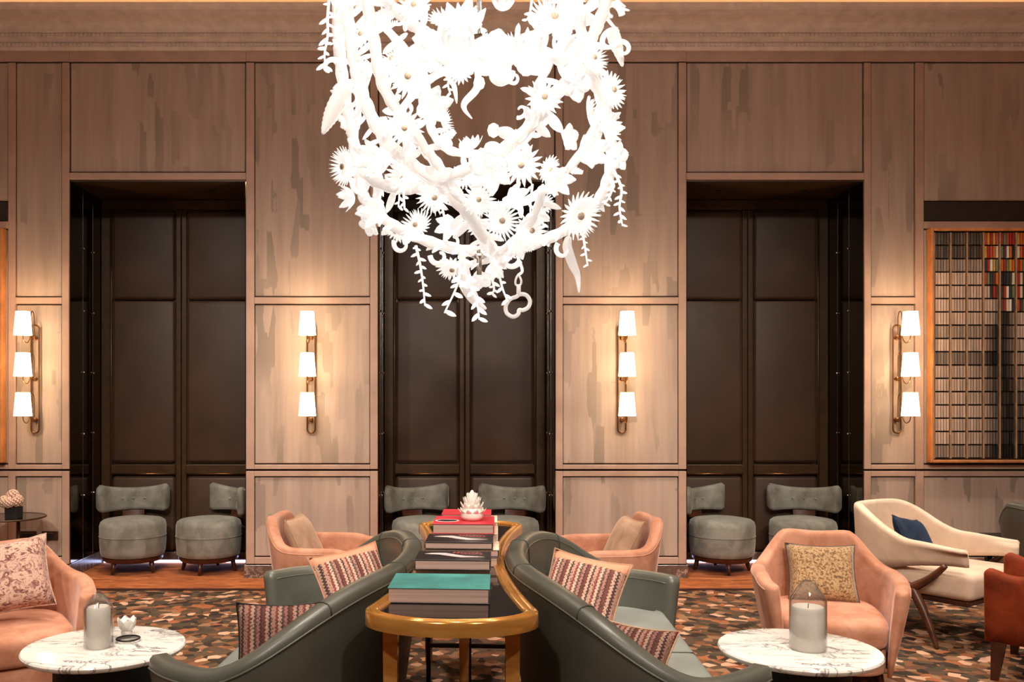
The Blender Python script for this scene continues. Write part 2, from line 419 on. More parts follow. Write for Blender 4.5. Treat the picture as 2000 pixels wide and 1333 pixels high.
# cornice
def prof_x(name, prof, mat, parent=None):
    n = len(prof)
    v = [(XL, y, z) for y, z in prof] + [(XR, y, z) for y, z in prof]
    f = [(i, (i+1) % n, n+(i+1) % n, n+i) for i in range(n)] + [tuple(range(n-1, -1, -1)), tuple(range(n, 2*n))]
    return mesh_obj(name, (v, f), mat, parent)
cp = [(DW+.02,4.40),(DW-.035,4.40),(DW-.045,4.42),(DW-.045,4.455),(DW-.06,4.46),(DW-.06,4.485),(DW-.085,4.49),(DW-.085,4.515),(DW-.11,4.525)]
for i in range(7):
    t = i/6*PI/2; cp.append((DW-.13-.13*(1-math.cos(t)), 4.53+.06*math.sin(t)))
cp += [(DW-.28,4.592),(DW-.28,4.605),(DW-.33,4.61),(DW-.345,4.625),(DW-.345,4.665),(DW-.30,4.665),(DW-.30,4.62),(DW+.02,4.62)]
corn = structure(prof_x('trim_1', cp, 'cornice_plaster'))
for z, y, s in ((4.437, DW-.045, .012), (4.502, DW-.085, .011)):
    n = int((XR-XL)/.034); b = []
    for i in range(n):
        x = XL+.01+i*.034; b.append(box(x, x+.021, y-.014, y+.002, z-s, z+s))
    stuff(mesh_obj('dentil_course', join(*b), 'cornice_plaster', corn))
cl = tag(mesh_obj('cove_light_strip', box(XL+.05, XR-.05, DW-.10, DW-.06, 4.622, 4.634), 'cove_lamp'), 'warm cove light strip lying on top of the plaster cornice', 'light strip')
light('cove_glow', 'AREA', (0.2, DW-.12, 4.66), 24, (1.0, .74, .50), rot=(PI+0.35, 0, 0), sx=11.6, sy=.08)
# skirtings on the piers
zsk = WZ(1103)
for i in range(0, len(xs), 2):
    structure(mesh_obj('baseboard_%d' % (i//2+1), box(xs[i]-(.0 if i == 0 else .012), xs[i+1]+(.0 if i == 6 else .012), DW-.02, DW+.03, 0, zsk-.004, .003), 'grey_brown_marble'))
# alcoves
for ai, ((x0, x1), side) in enumerate(zip(AX, ('left', 'center', 'right'))):
    root = structure(mesh_obj('wall_alcove_'+side, box(x0, x1, BK, BK+.15, 0, ZS), 'dark_bronze_frame'))
    mesh_obj('alcove_floor', box(x0, x1, DW+.03, BK, 0, .008), 'rust_carpet_border', root)
    mesh_obj('soffit_board', box(x0+.001, x1-.001, DW+.0, BK, ZS-.012, ZS-.001), 'dark_bronze_frame', root)
    for s, xx in ((1, x0), (-1, x1)):
        xa, xb = sorted((xx, xx+s*.008))
        ys = [DW+.0, 7.82, 8.04, BK-.002]
        for j in range(3):
            mesh_obj('mirror_panel', box(xa, xb, ys[j]+.002, ys[j+1]-.002, zsk, ZS-.014), 'dark_tinted_mirror', root)
        xa, xb = sorted((xx, xx+s*.016))
        mesh_obj('side_skirting', box(xa, xb, DW+.0, BK-.01, .008, zsk, .002), 'grey_brown_marble', root)
        mesh_obj('skirting_cap', box(xa, xb, DW+.0, BK-.01, zsk, zsk+.006), 'steel', root)
        for yy in (7.82, 8.04):
            xa, xb = sorted((xx+s*.006, xx+s*.010))
            mesh_obj('joint_strip', box(xa, xb, yy-.0025, yy+.0025, zsk+.01, ZS-.02), 'steel', root)
            for zz in (.67, 1.2, 1.73, 2.26, 2.8):
                o = mesh_obj('mirror_stud', xf(lathe([(.009,0),(.009,.012),(.006,.016)], 10), Matrix.Rotation(s*PI/2, 4, 'Y')), 'steel', root, True)
                o.location = (xx+s*.008, yy, zz)
    m = .095; mc = (x0+x1)/2
    mesh_obj('padding_frame_jamb', box(x0+.009, x0+m, BK-.03, BK, .12, ZS-.014, .006), 'dark_bronze_frame', root)
    mesh_obj('padding_frame_jamb', box(x1-m, x1-.009, BK-.03, BK, .12, ZS-.014, .006), 'dark_bronze_frame', root)
    mesh_obj('padding_frame_bead', tube([(x0+m+.008, BK-.03, .12), (x0+m+.008, BK-.03, 3.2)], .011, 8), 'dark_bronze_frame', root, True)
    mesh_obj('padding_frame_bead', tube([(x1-m-.008, BK-.03, .12), (x1-m-.008, BK-.03, 3.2)], .011, 8), 'dark_bronze_frame', root, True)
    mesh_obj('padding_frame_header', box(x0+m, x1-m, BK-.028, BK, 3.225, ZS-.014, .006), 'dark_bronze_frame', root)
    mesh_obj('mullion', box(mc-.05, mc-.002, BK-.034, BK, .12, 3.22, .008, 2), 'dark_bronze_frame', root)
    mesh_obj('mullion', box(mc+.002, mc+.05, BK-.034, BK, .12, 3.22, .008, 2), 'dark_bronze_frame', root)
    for a, b in ((x0+m+.02, mc-.055), (mc+.055, x1-m-.02)):
        for c, d in ((2.402, 3.21), (.925, 2.392), (.125, .80)):
            mesh_obj('padded_panel', box(a, b, BK-.045, BK, c, d, .03, 4), 'padded_leather', root, True)
        mesh_obj('chair_rail', box(a-.008, b+.008, BK-.05, BK, .815, .905, .006), 'dark_bronze_frame', root)
        mesh_obj('rail_bead', tube([(a, BK-.052, .822), (b, BK-.052, .822)], .007, 8), 'brass_antique', root, True)
    mesh_obj('back_skirting', box(x0+.017, x1-.017, BK-.03, BK, .042, .112, .003), 'grey_brown_marble', root)
    where = ('left', 'middle', 'right')[ai]
    st = tag(mesh_obj('led_strip', box(x0+.03, x1-.03, BK-.02, BK-.005, .012, .034), 'led_blue_white'),
        'bluish white LED strip glowing under the marble skirting of an alcove', 'led strip', 'LED strips at the foot of the alcoves')
    for fx in (.25, .75):
        X = x0+(x1-x0)*fx
        t = thing('alcove_downlight', 'tiny recessed downlight in the dark ceiling of an alcove', 'downlight', (X, 7.89, ZS-.012), 0, 'downlights in the alcove ceilings')
        mesh_obj('trim_ring', lathe([(.016,-.004),(.026,-.004),(.028,0),(.016,0)], 16), 'black_metal', t, True)
        mesh_obj('lens', lathe([(.015,-.003),(.015,0)], 14), 'downlight_lens', t)
        light('alcove_beam', 'SPOT', (0, 0, -.02), 7, WARM, .02, (0,0,0), t, cone=1.3, blend=.8)
for X, Y, pw, cone in DOWN:
    t = thing('ceiling_downlight', 'recessed round downlight in the flat ceiling above the lounge', 'downlight', (X, Y, CEIL), 0, 'downlights in the lounge ceiling')
    mesh_obj('trim_ring', lathe([(.06,-.006),(.085,-.006),(.09,0),(.06,0)], 20), 'steel', t, True)
    mesh_obj('lens', lathe([(.058,-.003),(.058,0)], 18), 'downlight_lens', t)
    light('downlight_beam', 'SPOT', (0, 0, -.03), pw, WARM, .06, (0,0,0), t, cone=cone, blend=.8)
for X, Y, tg, pw in FILL_SPOTS:  # housings and beams of the added fill lamps, out of view
    t = thing('fill_spotlight', 'added ceiling fill spotlight aimed across the lounge at the panelled wall', 'spotlight', (X, Y, CEIL), 0, 'added fill spots in the lounge ceiling')
    mesh_obj('trim_ring', lathe([(.07,-.006),(.10,-.006),(.105,0),(.07,0)], 20), 'steel', t, True)
    d = (Vector(tg)-Vector((X, Y, CEIL-.12))).normalized(); q = d.to_track_quat('-Z', 'Y')
    o = mesh_obj('fill_lamp_head', lathe([(.055,-.05),(.06,-.05),(.06,.06),(.03,.08),(.01,.08)], 20), 'steel', t, True); o.location = (0,0,-.06); o.rotation_euler = q.to_euler()
    light('fill_beam', 'SPOT', Vector((0,0,-.06))+d*.06, pw, WARM, .12, q.to_euler(), t, cone=.95, blend=1.0)
# ================================================================== wall sconces
def sconce(px):
    X = WX(px)
    near = {72: 'on the narrow panel between the left picture and an alcove', 609: 'on the wide pier left of the console table',
            1213: 'on the wide pier right of the console table', 1748: 'on the narrow panel beside the tape artwork'}
    t = thing('wall_sconce', 'three-shade brass wall sconce '+near[px], 'wall lamp', (X, DW-.002, 0), 0, 'brass wall sconces')
    r = .033; zt, zb = WZ(636), WZ(846); e = .03
    loop = []
    for i in range(13): a = PI*i/12; loop.append((r*math.cos(a), -e, zt-r+r*math.sin(a)))
    for i in range(13): a = PI+PI*i/12; loop.append((r*math.cos(a), -e, zb+r+r*math.sin(a)))
    mesh_obj('loop_frame', tube(loop, .0065, 8, ring=True), 'brass_antique', t, True)
    for yb, ys in ((661, 659), (741, 737), (820, 812)):
        zb2 = WZ(yb); zs = WZ(ys)
        boss = mesh_obj('boss', xf(lathe([(.012,-.0),(.012,.03),(.02,.032),(.02,.05),(.012,.056)], 16), Matrix.Translation((0,0,zb2)) @ Matrix.Rotation(PI/2, 4, 'X')), 'brass_antique', t, auto=.6)
        pts = [(0,-.045,zb2),(0,-.045,zb2+.10),(0,-.05,zb2+.18),(0,-.075,zb2+.215),(0,-.105,zb2+.20),(0,-.115,zb2+.12),(0,-.12,zs+.0),(0,-.15,zs-.045),(0,-.19,zs-.058),(0,-.235,zs-.04),(0,-.25,zs+.0),(0,-.25,zs+.04)]
        mesh_obj('arm', tube(spline(pts, 5), .0042, 6), 'brass_antique', t, True)
        sh = mesh_obj('shade', xf(loft([[(q*math.cos(2*PI*j/28), q*math.sin(2*PI*j/28), z) for j in range(28)] for q, z in ((.070,0),(.0545,.19),(.0525,.19),(.068,0))], True, False, True), Matrix.Translation((0,-.25,zs))), 'lamp_shade_glow', t, auto=.6)
        mesh_obj('shade_spider', join(tube([(-.06,-.25,zs+.012),(.06,-.25,zs+.012)], .002, 5), tube([(0,-.31,zs+.012),(0,-.19,zs+.012)], .002, 5)), 'brass_antique', sh)
        bulb = mesh_obj('bulb', xf(lathe([(.012,.03),(.022,.06),(.024,.085),(.016,.108),(.003,.115)], 14), Matrix.Translation((0,-.25,zs))), 'downlight_lens', sh, True)
        light('bulb_light', 'POINT', (0,-.25,zs+.15), 5.5, (1.0,.70,.42), .03, (0,0,0), t)
for px in (72, 609, 1213, 1748): sconce(px)
# ================================================================== framed artworks on the end bays
def art_color(cx, cz, rnd):
    # cx 0..1 from the frame's left edge, cz 0..1 from the top
    skin = (204,176,156)
    v = 1.0
    d1 = math.exp(-((cx-.32-.02*math.sin(cz*9))**2)/(.0014+.014*max(0, cz-.4)))
    if cz > .30: v -= .78*d1
    if cz < .19 and .02 < cx < .24: v -= .55*sstep(.0,.05,cz)*(1-sstep(.12,.19,cz))
    v -= .22*math.exp(-((cz-.44)/.03)**2)*(1-sstep(.25,.35,cx)) + .38*math.exp(-((cz-.565)/.035)**2)*(1-sstep(.22,.34,cx))
    if cz > .88: v -= .35*sstep(.88,1,cz)
    if cx > .48: v -= .5*math.exp(-((cx-.62)/.09)**2)*math.exp(-((cz-.33)/.12)**2)
    hair = ((cx-.36)/.15)**2 + ((cz-.12)/.22)**2
    if hair < 1 and cz < .36 or (cx > .3 and cz < .24 and cx < .62):
        return rnd.choice([(206,110,48),(172,54,40),(222,206,180),(60,64,60),(214,160,70),(120,130,96),(236,226,210),(96,60,44),(190,90,70),(44,40,40)])
    v = max(.10, min(1.05, v+rnd.uniform(-.08,.08)))
    return tuple(min(255, c*v) for c in skin)
def artwork(px0, px1, label, vis_left):
    x0, x1, z1, z0 = WX(px0), WX(px1), WZ(449), WZ(903)
    yw = DW-.013
    t = thing('framed_artwork', label, 'artwork', (0, 0, 0))
    mesh_obj('backing', box(x0+.01, x1-.01, yw-.03, yw-.001, z0+.01, z1-.01), 'slot_black', t)
    fw = .022; dep = .075
    for nm, b in (('frame_side', box(x0, x0+fw, yw-dep, yw, z0, z1, .003)), ('frame_side', box(x1-fw, x1, yw-dep, yw, z0, z1, .003)),
                  ('frame_top', box(x0+fw, x1-fw, yw-dep, yw, z1-fw, z1, .003)), ('frame_bottom', box(x0+fw, x1-fw, yw-dep, yw, z0, z0+fw, .003))):
        mesh_obj(nm, b, 'oak_frame', t)
    fi = x0+fw; ncol = 14; cw = (x1-x0-2*fw-.03)/ncol; nrow = 17; a0 = fi+.015
    zt = z1-fw-.012; zb = z0+fw+.012; rh = (zt-zb)/nrow
    rnd = random.Random(11 if vis_left else 12)
    V, Fc, C = [], [], []
    for c in range(ncol+1):
        x = a0+c*cw
        mesh_obj('column_divider', box(x-.005, x+.005, yw-.056, yw-.03, zb, zt), 'pale_oak', t)
    for r in range(nrow):
        for c in range(ncol):
            for k in range(5):
                xa = a0+c*cw+.009+k*(cw-.018)/5; xb = xa+(cw-.018)/5-.006
                za = zt-(r+1)*rh+.010; zc = zt-r*rh-.004
                cxf = (xa-x0)/1.94 if vis_left else (x1-xb)/1.94
                col = art_color(cxf % 1.0, 1-((za+zc)/2-z0)/(z1-z0), rnd)
                v, f = box(xa, xb, yw-.050-rnd.uniform(0,.004), yw-.030, za, zc); n = len(V)
                V += v; Fc += [tuple(i+n for i in q) for q in f]; C += [lin(col)]*24
    o = stuff(mesh_obj('tape_spines', (V, Fc), 'tape_spines', t))
    ca = o.data.color_attributes.new('spine', 'FLOAT_COLOR', 'CORNER')
    ca.data.foreach_set('color', [q for c in C for q in c])
    return t
artwork(1808, 2270, 'large oak-framed artwork built from rows of tape spines beside the cream armchair', True)
artwork(-445, 14, 'oak-framed artwork on the wall above the small flower table', False)
# sockets on the left lower panel
for px, in ((56,), (98,)):
    t = thing('wall_socket', 'bronze wall socket plate beside the flower table' if px == 56 else 'bronze wall socket plate next to the dark alcove', 'socket', (WX(px), DW, WZ(1047)), 0, 'bronze socket plates')
    mesh_obj('plate', box(-.068, .068, -.008, .001, -.04, .04, .003), 'dark_bronze_frame', t)
    mesh_obj('insert', box(-.045 if px == 56 else -.033, .045 if px == 56 else .033, -.011, -.007, -.022, .022, .002), 'plinth_black', t)
# ================================================================== upholstery builders
def offset_path(path):
    out = []
    m = len(path)
    for i in range(m):
        a, b = Vector(path[max(0, i-1)]), Vector(path[min(m-1, i+1)])
        t = (b-a).normalized(); out.append(Vector((t.y, -t.x)))
    cen = (Vector(path[0])+Vector(path[-1]))/2; k = m//2
    return [-v for v in out] if out[k].dot(Vector(path[k])-cen) < 0 else out
def resample(path, n):
    pts = [Vector(p) for p in path]; L = [0]
    for i in range(1, len(pts)): L.append(L[-1]+(pts[i]-pts[i-1]).length)
    out = []; j = 0
    for k in range(n):
        s = L[-1]*k/(n-1)
        while j < len(pts)-2 and L[j+1] < s: j += 1
        f = (s-L[j])/max(1e-9, L[j+1]-L[j]); out.append(pts[j].lerp(pts[j+1], min(1, f)))
    return out
def shell_section(p, n, h, z0, th, fl, zin=None):
    def q(off, z): return (p.x-n.x*off, p.y-n.y*off, z)
    H = h-z0; r = th*.5
    zi = z0 if zin is None else zin
    pts = [q(fl, z0), q(fl*.72, z0+H*.25), q(fl*.42, z0+H*.5), q(fl*.16, z0+H*.75)]
    for i in range(7):
        a = PI*i/6
        ca, sa = math.cos(a), math.sin(a)
        pts.append(q(r-r*math.copysign(abs(ca)**.7, ca), h-r+r*sa**.7))
    pts += [q(th+fl*.10, z0+H*.72), q(th+fl*.25, z0+H*.45), q(th+fl*.35, zi+(H*.2 if zin is None else 0)), q(th+fl*.4, zi)]
    return pts
def shell(path, hfun, z0fun, th, fl, endround=True):
    N = offset_path(path); secs = []
    m = len(path)
    for i, (p, n) in enumerate(zip(path, N)):
        h = hfun(i/(m-1), p); z0 = z0fun(i/(m-1), p)
        secs.append(shell_section(p, n, h, z0, th, fl))
    if endround:   # pull in the free ends for a rounded arm front
        for idx, nb in ((0, 1), (m-1, m-2)):
            n_ = Vector((N[idx].x, N[idx].y, 0)); pp = Vector((path[idx].x, path[idx].y, 0))
            d = path[idx]-path[nb]; d = Vector((d.x, d.y, 0)).normalized()
            h = hfun(0, path[idx]); z0 = z0fun(0, path[idx])
            base = [Vector(x) for x in secs[idx if idx == 0 else -1]]
            for s_ in (25, 50, 72, 86):
                sc_, ad = math.cos(math.radians(s_)), math.sin(math.radians(s_)); ring = []
                for x in base:
                    zz = (x.z-z0)/max(1e-6, h-z0); off = (pp-Vector((x.x, x.y, 0))).dot(n_); mid = th*.5+fl*.7*(1-zz)
                    p3 = pp-n_*(mid+(off-mid)*sc_)+d*ad*th*.5
                    ring.append(Vector((p3.x, p3.y, min(x.z, h-th*.5*(1-sc_)))))
                if idx == 0: secs.insert(0, ring)
                else: secs.append(ring)
    return loft(secs), N
def cushion(w, h, t, n=14, pinch=.9):
    def row(sgn):
        g = []
        for i in range(n+1):
            for j in range(n+1):
                u, v = -1+2*i/n, -1+2*j/n
                ex = 1-(1-pinch)*(1-abs(v)**2)*abs(u)**3*.9 ; ey = 1-(1-pinch)*(1-abs(u)**2)*abs(v)**3*.9
                z = (max(0, 1-u**4)*max(0, 1-v**4))**.55
                g.append((u*ex*w/2, v*ey*h/2, sgn*t/2*z))
        return g
    A, B = row(1), row(-1); V = A+B; N1 = (n+1)**2; Fc = []
    for i in range(n):
        for j in range(n):
            a = i*(n+1)+j; q = (a, a+n+1, a+n+2, a+1)
            Fc.append(q); Fc.append(tuple(N1+k for k in reversed(q)))
    bm = bmesh.new(); vs_ = [bm.verts.new(p) for p in V]
    for q in Fc: bm.faces.new([vs_[k] for k in q])
    bmesh.ops.remove_doubles(bm, verts=bm.verts[:], dist=1e-5)
    return bm_vf(bm)
def edge_loop(w, h, pinch=.9, n=14):
    out = []
    def pt(u, v):
        ex = 1-(1-pinch)*(1-abs(v)**2)*abs(u)**3*.9 ; ey = 1-(1-pinch)*(1-abs(u)**2)*abs(v)**3*.9
        return (u*ex*w/2, v*ey*h/2, 0)
    for i in range(n): out.append(pt(-1+2*i/n, -1))
    for i in range(n): out.append(pt(1, -1+2*i/n))
    for i in range(n): out.append(pt(1-2*i/n, 1))
    for i in range(n): out.append(pt(-1, 1-2*i/n))
    return out
def throw_cushion(name, label, loc, rot, w, h, t, mat, pipe=None):
    o = mesh_obj(name, cushion(w, h, t), mat, None, True); tag(o, label, 'cushion')
    o.location = loc; o.rotation_euler = rot
    mesh_obj('piping', tube(edge_loop(w, h), .004, 6, ring=True), pipe or mat, o, True)
    return o
# ------------------------------------------------------------------ low alcove chairs
def slipper_chair(label):
    t = thing('slipper_chair', label, 'chair', group='sage velvet chairs in the alcoves')
    mesh_obj('seat', lathe([(.02,.14),(.245,.14),(.262,.15),(.27,.18),(.277,.27),(.277,.40),(.268,.435),(.245,.452),(.16,.466),(.02,.472)], 40), 'sage_velvet', t, True)
    mesh_obj('seat_seam', tube([(.279*math.cos(a*PI/20), .279*math.sin(a*PI/20), .315) for a in range(40)], .0025, 5, ring=True), 'sage_velvet', t, True)
    mesh_obj('base_ring', lathe([(.02,.10),(.235,.10),(.25,.115),(.255,.139),(.02,.139)], 36), 'dark_wood', t, auto=.6)
    for a in (45, 135, 225, 315):
        c, s = math.cos(math.radians(a)), math.sin(math.radians(a))
        mesh_obj('leg', tube([(c*.21,s*.21,.11),(c*.222,s*.222,.05),(c*.235,s*.235,.009)], [.024,.018,.013], 8), 'dark_wood', t, True)
    secs = []
    m = 27
    for i in range(m):
        f = -1+2*i/(m-1); a = PI/2+f*1.10
        flare = .035*abs(f)**3; hw = .5
        zt = .698+.045*f*f; zb = .505-.016*f*f
        ring = []
        for j in range(14):
            b = 2*PI*j/14
            cc, ss = math.cos(b), math.sin(b)
            ed = 1-.85*sstep(.93, 1.0, abs(f))*.25
            R = .285+.035*math.copysign(abs(cc)**.55, cc)*ed+flare
            z = (zt+zb)/2+(zt-zb)/2*math.copysign(abs(ss)**.45, ss)*ed
            if cc < -.2:
                for tf in (-.36, 0, .36): R += .016*math.exp(-((f-tf)/.07)**2-((z-.605)/.03)**2)
                R += .007*math.exp(-((z-.605)/.016)**2)*(1-sstep(.3,.5,abs(f)))
            ring.append((R*math.cos(a), R*math.sin(a), z+.10*(R-.285)))
        secs.append(ring)
    br = mesh_obj('backrest', loft(secs), 'sage_velvet', t, True)
    for tf in (-.36, 0, .36):
        a = PI/2+tf*1.02
        b = mesh_obj('button', xf(lathe([(.002,.007),(.008,.004),(.010,0),(.002,-.004)], 10), Matrix.Translation((.262*math.cos(a), .262*math.sin(a), .605)) @ Matrix.Rotation(a-PI/2, 4, 'Z') @ Matrix.Rotation(PI/2, 4, 'X')), 'sage_velvet', br, True)
    secs = []
    for i in range(9):
        a = PI/2+(-1+2*i/8)*.34
        secs.append([(R*math.cos(a), R*math.sin(a), z) for R, z in ((.268,.45),(.285,.45),(.300,.53),(.283,.53))])
    mesh_obj('back_support', loft(secs), 'walnut_wood', t)
    return t
spots = [(260,7.86,18,'sage velvet chair in the alcove nearest the socket plates, beside its side mirror'),
         (408,7.86,-50,'sage velvet chair turned sideways in the alcove nearest the socket plates, by the wide pier'),
         (828,7.86,24,'sage velvet chair in the middle alcove, half hidden by the left sofa back'),
         (990,7.86,-20,'sage velvet chair in the middle alcove, half hidden by the right sofa back'),
         (1410,7.86,42,'sage velvet chair in the alcove by the cream armchair, wing tucked behind the pier'),
         (1568,7.86,-24,'sage velvet chair in an alcove, partly behind the peach armchair with gold cushion')]
proto = slipper_chair(spots[0][3])
for i, (px, D, a, lb) in enumerate(spots):
    o = proto if i == 0 else copy_tree(proto)
    o.location = ((px-VX)*D/F, D, .008); o.rotation_euler = (0, 0, math.radians(a)); o['label'] = lb
# ------------------------------------------------------------------ tub armchairs
def armchair(name, label, loc, rz, mat, group=None, leg='dark_wood', z0=.10, wid=.385, legh=.10, base=True):
    t = thing(name, label, 'armchair', (loc[0], loc[1], 0), math.radians(rz), group)
    path = [(-wid*.90, -.32), (-wid*.97, -.2), (-wid, -.05)] + [(wid*x, y) for x, y in superell(30, 1, .38, 2.5, PI, 0)] + [(wid, 0), (wid, -.05), (wid*.97, -.2), (wid*.90, -.32)]
    path = resample(path, 61)
    def h(f, p):
        b = 1-sstep(.17, .375, abs(p.x)*(.385/wid)) if p.y > -.02 else 0
        arm = .575-.03*sstep(-.1, -.3, p.y)
        return arm+(.75-.575)*b-.012*math.exp(-(p.x/.12)**2)
    sh, N = shell(path, h, lambda f, p: z0, .075, .085)
    mesh_obj('shell', sh, mat, t, True)
    pts = [(p.x-n.x*.002, p.y-n.y*.002, h(i/60, p)-.034) for i, (p, n) in enumerate(zip(path, N))]
    mesh_obj('piping', tube(pts, .0045, 6), mat, t, True)
    inner = [(x, y) for x, y in superell(40, wid-.115, .335, 3.4)]
    inner = [(x, y-.035) for x, y in inner]
    mesh_obj('seat_base', prism([(x*.98, y*.98) for x, y in inner], z0, .235, .02), mat, t, auto=.8)
    seat = []
    for z, s in ((.235,.93),(.24,.98),(.26,1.0),(.32,1.015),(.35,1.0),(.37,.955),(.382,.86),(.39,.6),(.393,.2)):
        seat.append([(x*s, (y+.035)*s-.045, z) for x, y in inner])
    mesh_obj('seat_cushion', loft(seat), mat, t, True)
    for sx in (-1, 1):
        for sy in (-1, 1):
            mesh_obj('leg', tube([(sx*wid*.55, sy*.2, z0+.02), (sx*wid*.62, sy*.23, .0)], [.024, .014], 8), leg, t, True)
    return t
pg = 'peach velvet tub armchairs'
armchair('tub_armchair', 'peach velvet tub armchair holding the gold damask cushion, behind a marble table', (2.08, 4.92), -14, 'peach_velvet', pg)
armchair('tub_armchair', 'orange peach velvet tub armchair holding the floral tapestry cushion, beside a marble table', (-2.21, 4.55), 32, 'peach_velvet', pg, wid=.42)
armchair('tub_armchair', 'peach velvet tub armchair with beige cushion, facing the console from the left pier', (-.76, 5.95), 84, 'peach_velvet', pg)
armchair('tub_armchair', 'peach velvet tub armchair with beige cushion, facing the console from the right pier', (1.02, 5.88), -84, 'peach_velvet', pg)
armchair('tub_armchair', 'pale peach velvet armchair with only its back top showing in front of the rust armchair', (1.92, 2.36), 168, 'peach_velvet', pg)
armchair('scoop_armchair', 'grey-green leather scoop armchair near the wall under the tape artwork', (4.53, 6.60), 112, 'grey_green_leather')
# rust armchair with tapered legs
def rust_chair():
    t = thing('club_armchair', 'rust velvet armchair on tapered dark legs next to the cream armchair', 'armchair', (3.42, 4.86, 0), math.radians(-130))
    wid = .36
    path = resample([(-wid, -.36), (-wid, -.1)] + [(wid*x, .02+y) for x, y in superell(30, 1, .34, 4.5, PI, 0)] + [(wid, 0), (wid, -.1), (wid, -.36)], 61)
    def h(f, p): return .565 + .26*sstep(-.20, .12, p.y) + .03*math.exp(-((p.y+.36)/.05)**2)
    sh, N = shell(path, h, lambda f, p: .20, .08, .03)
    mesh_obj('shell', sh, 'rust_velvet', t, True)
    mesh_obj('seat_cushion', box(-.27, .27, -.36, .26, .27, .43, .045, 4), 'rust_velvet', t, True)
    mesh_obj('seat_rail', box(-.28, .28, -.34, .30, .19, .27, .01), 'rust_velvet', t)
    for sx in (-1, 1):
        for sy in (-.30, .28):
            mesh_obj('leg', loft([[(sx*.31+a*.034, sy*1.1+b*.034, .205) for a, b in ((-1,-1),(1,-1),(1,1),(-1,1))], [(sx*.325+a*.018, sy*1.16+b*.018, 0) for a, b in ((-1,-1),(1,-1),(1,1),(-1,1))]]), 'dark_wood', t)
rust_chair()
# cream lounge chair with forked wooden legs
def cream_chair():
    t = thing('lounge_armchair', 'cream upholstered armchair with forked walnut legs and a navy cushion', 'armchair', (3.12, 5.92, 0), math.radians(35))
    wid = .345
    path = resample([(-wid*1.06, -.42), (-wid*1.04, -.2), (-wid*1.02, -.02)] + [(wid*x, y+.02) for x, y in superell(30, 1, .36, 2.6, PI, 0)] + [(wid*1.0, .02), (wid*1.02, -.02), (wid*1.04, -.2), (wid*1.06, -.42)], 61)
    def h(f, p): return .605+.185*sstep(-.12, .34, p.y)+.02*sstep(-.44,-.1,p.y)
    def z0(f, p): return .50-.10*sstep(-.2, .3, p.y)-.03*sstep(-.42,-.1,p.y)
    sh, N = shell(path, h, z0, .06, .02)
    mesh_obj('shell', sh, 'cream_boucle', t, True)
    mesh_obj('seat_cushion', box(-.31, .31, -.46, .26, .285, .455, .05, 4), 'cream_boucle', t, True)
    mesh_obj('seat_rail', box(-.29, .29, -.43, .30, .255, .285, .006), 'dark_wood', t)
    for s in (-1, 1):
        J = Vector((s*.375, -.14, .335))
        def br(pts, r): return tube(spline(pts, 5), [r[0]+(r[1]-r[0])*i/((len(pts)-1)*5) for i in range((len(pts)-1)*5+1)], 8)
        mesh_obj('forked_leg', join(br([(s*.37, -.34, .50), (s*.375, -.25, .41), J], (.016,.030)), br([(s*.36, .12, .465), (s*.372, -.02, .385), J], (.015,.030)),
            br([J, (s*.385, -.21, .22), (s*.40, -.27, .10), (s*.41, -.31, 0)], (.033,.013))), 'walnut_wood', t, True)
        mesh_obj('back_leg', tube([(s*.25, .24, .27), (s*.28, .31, .14), (s*.31, .37, 0)], [.026,.021,.012], 8), 'walnut_wood', t, True)
cream_chair()
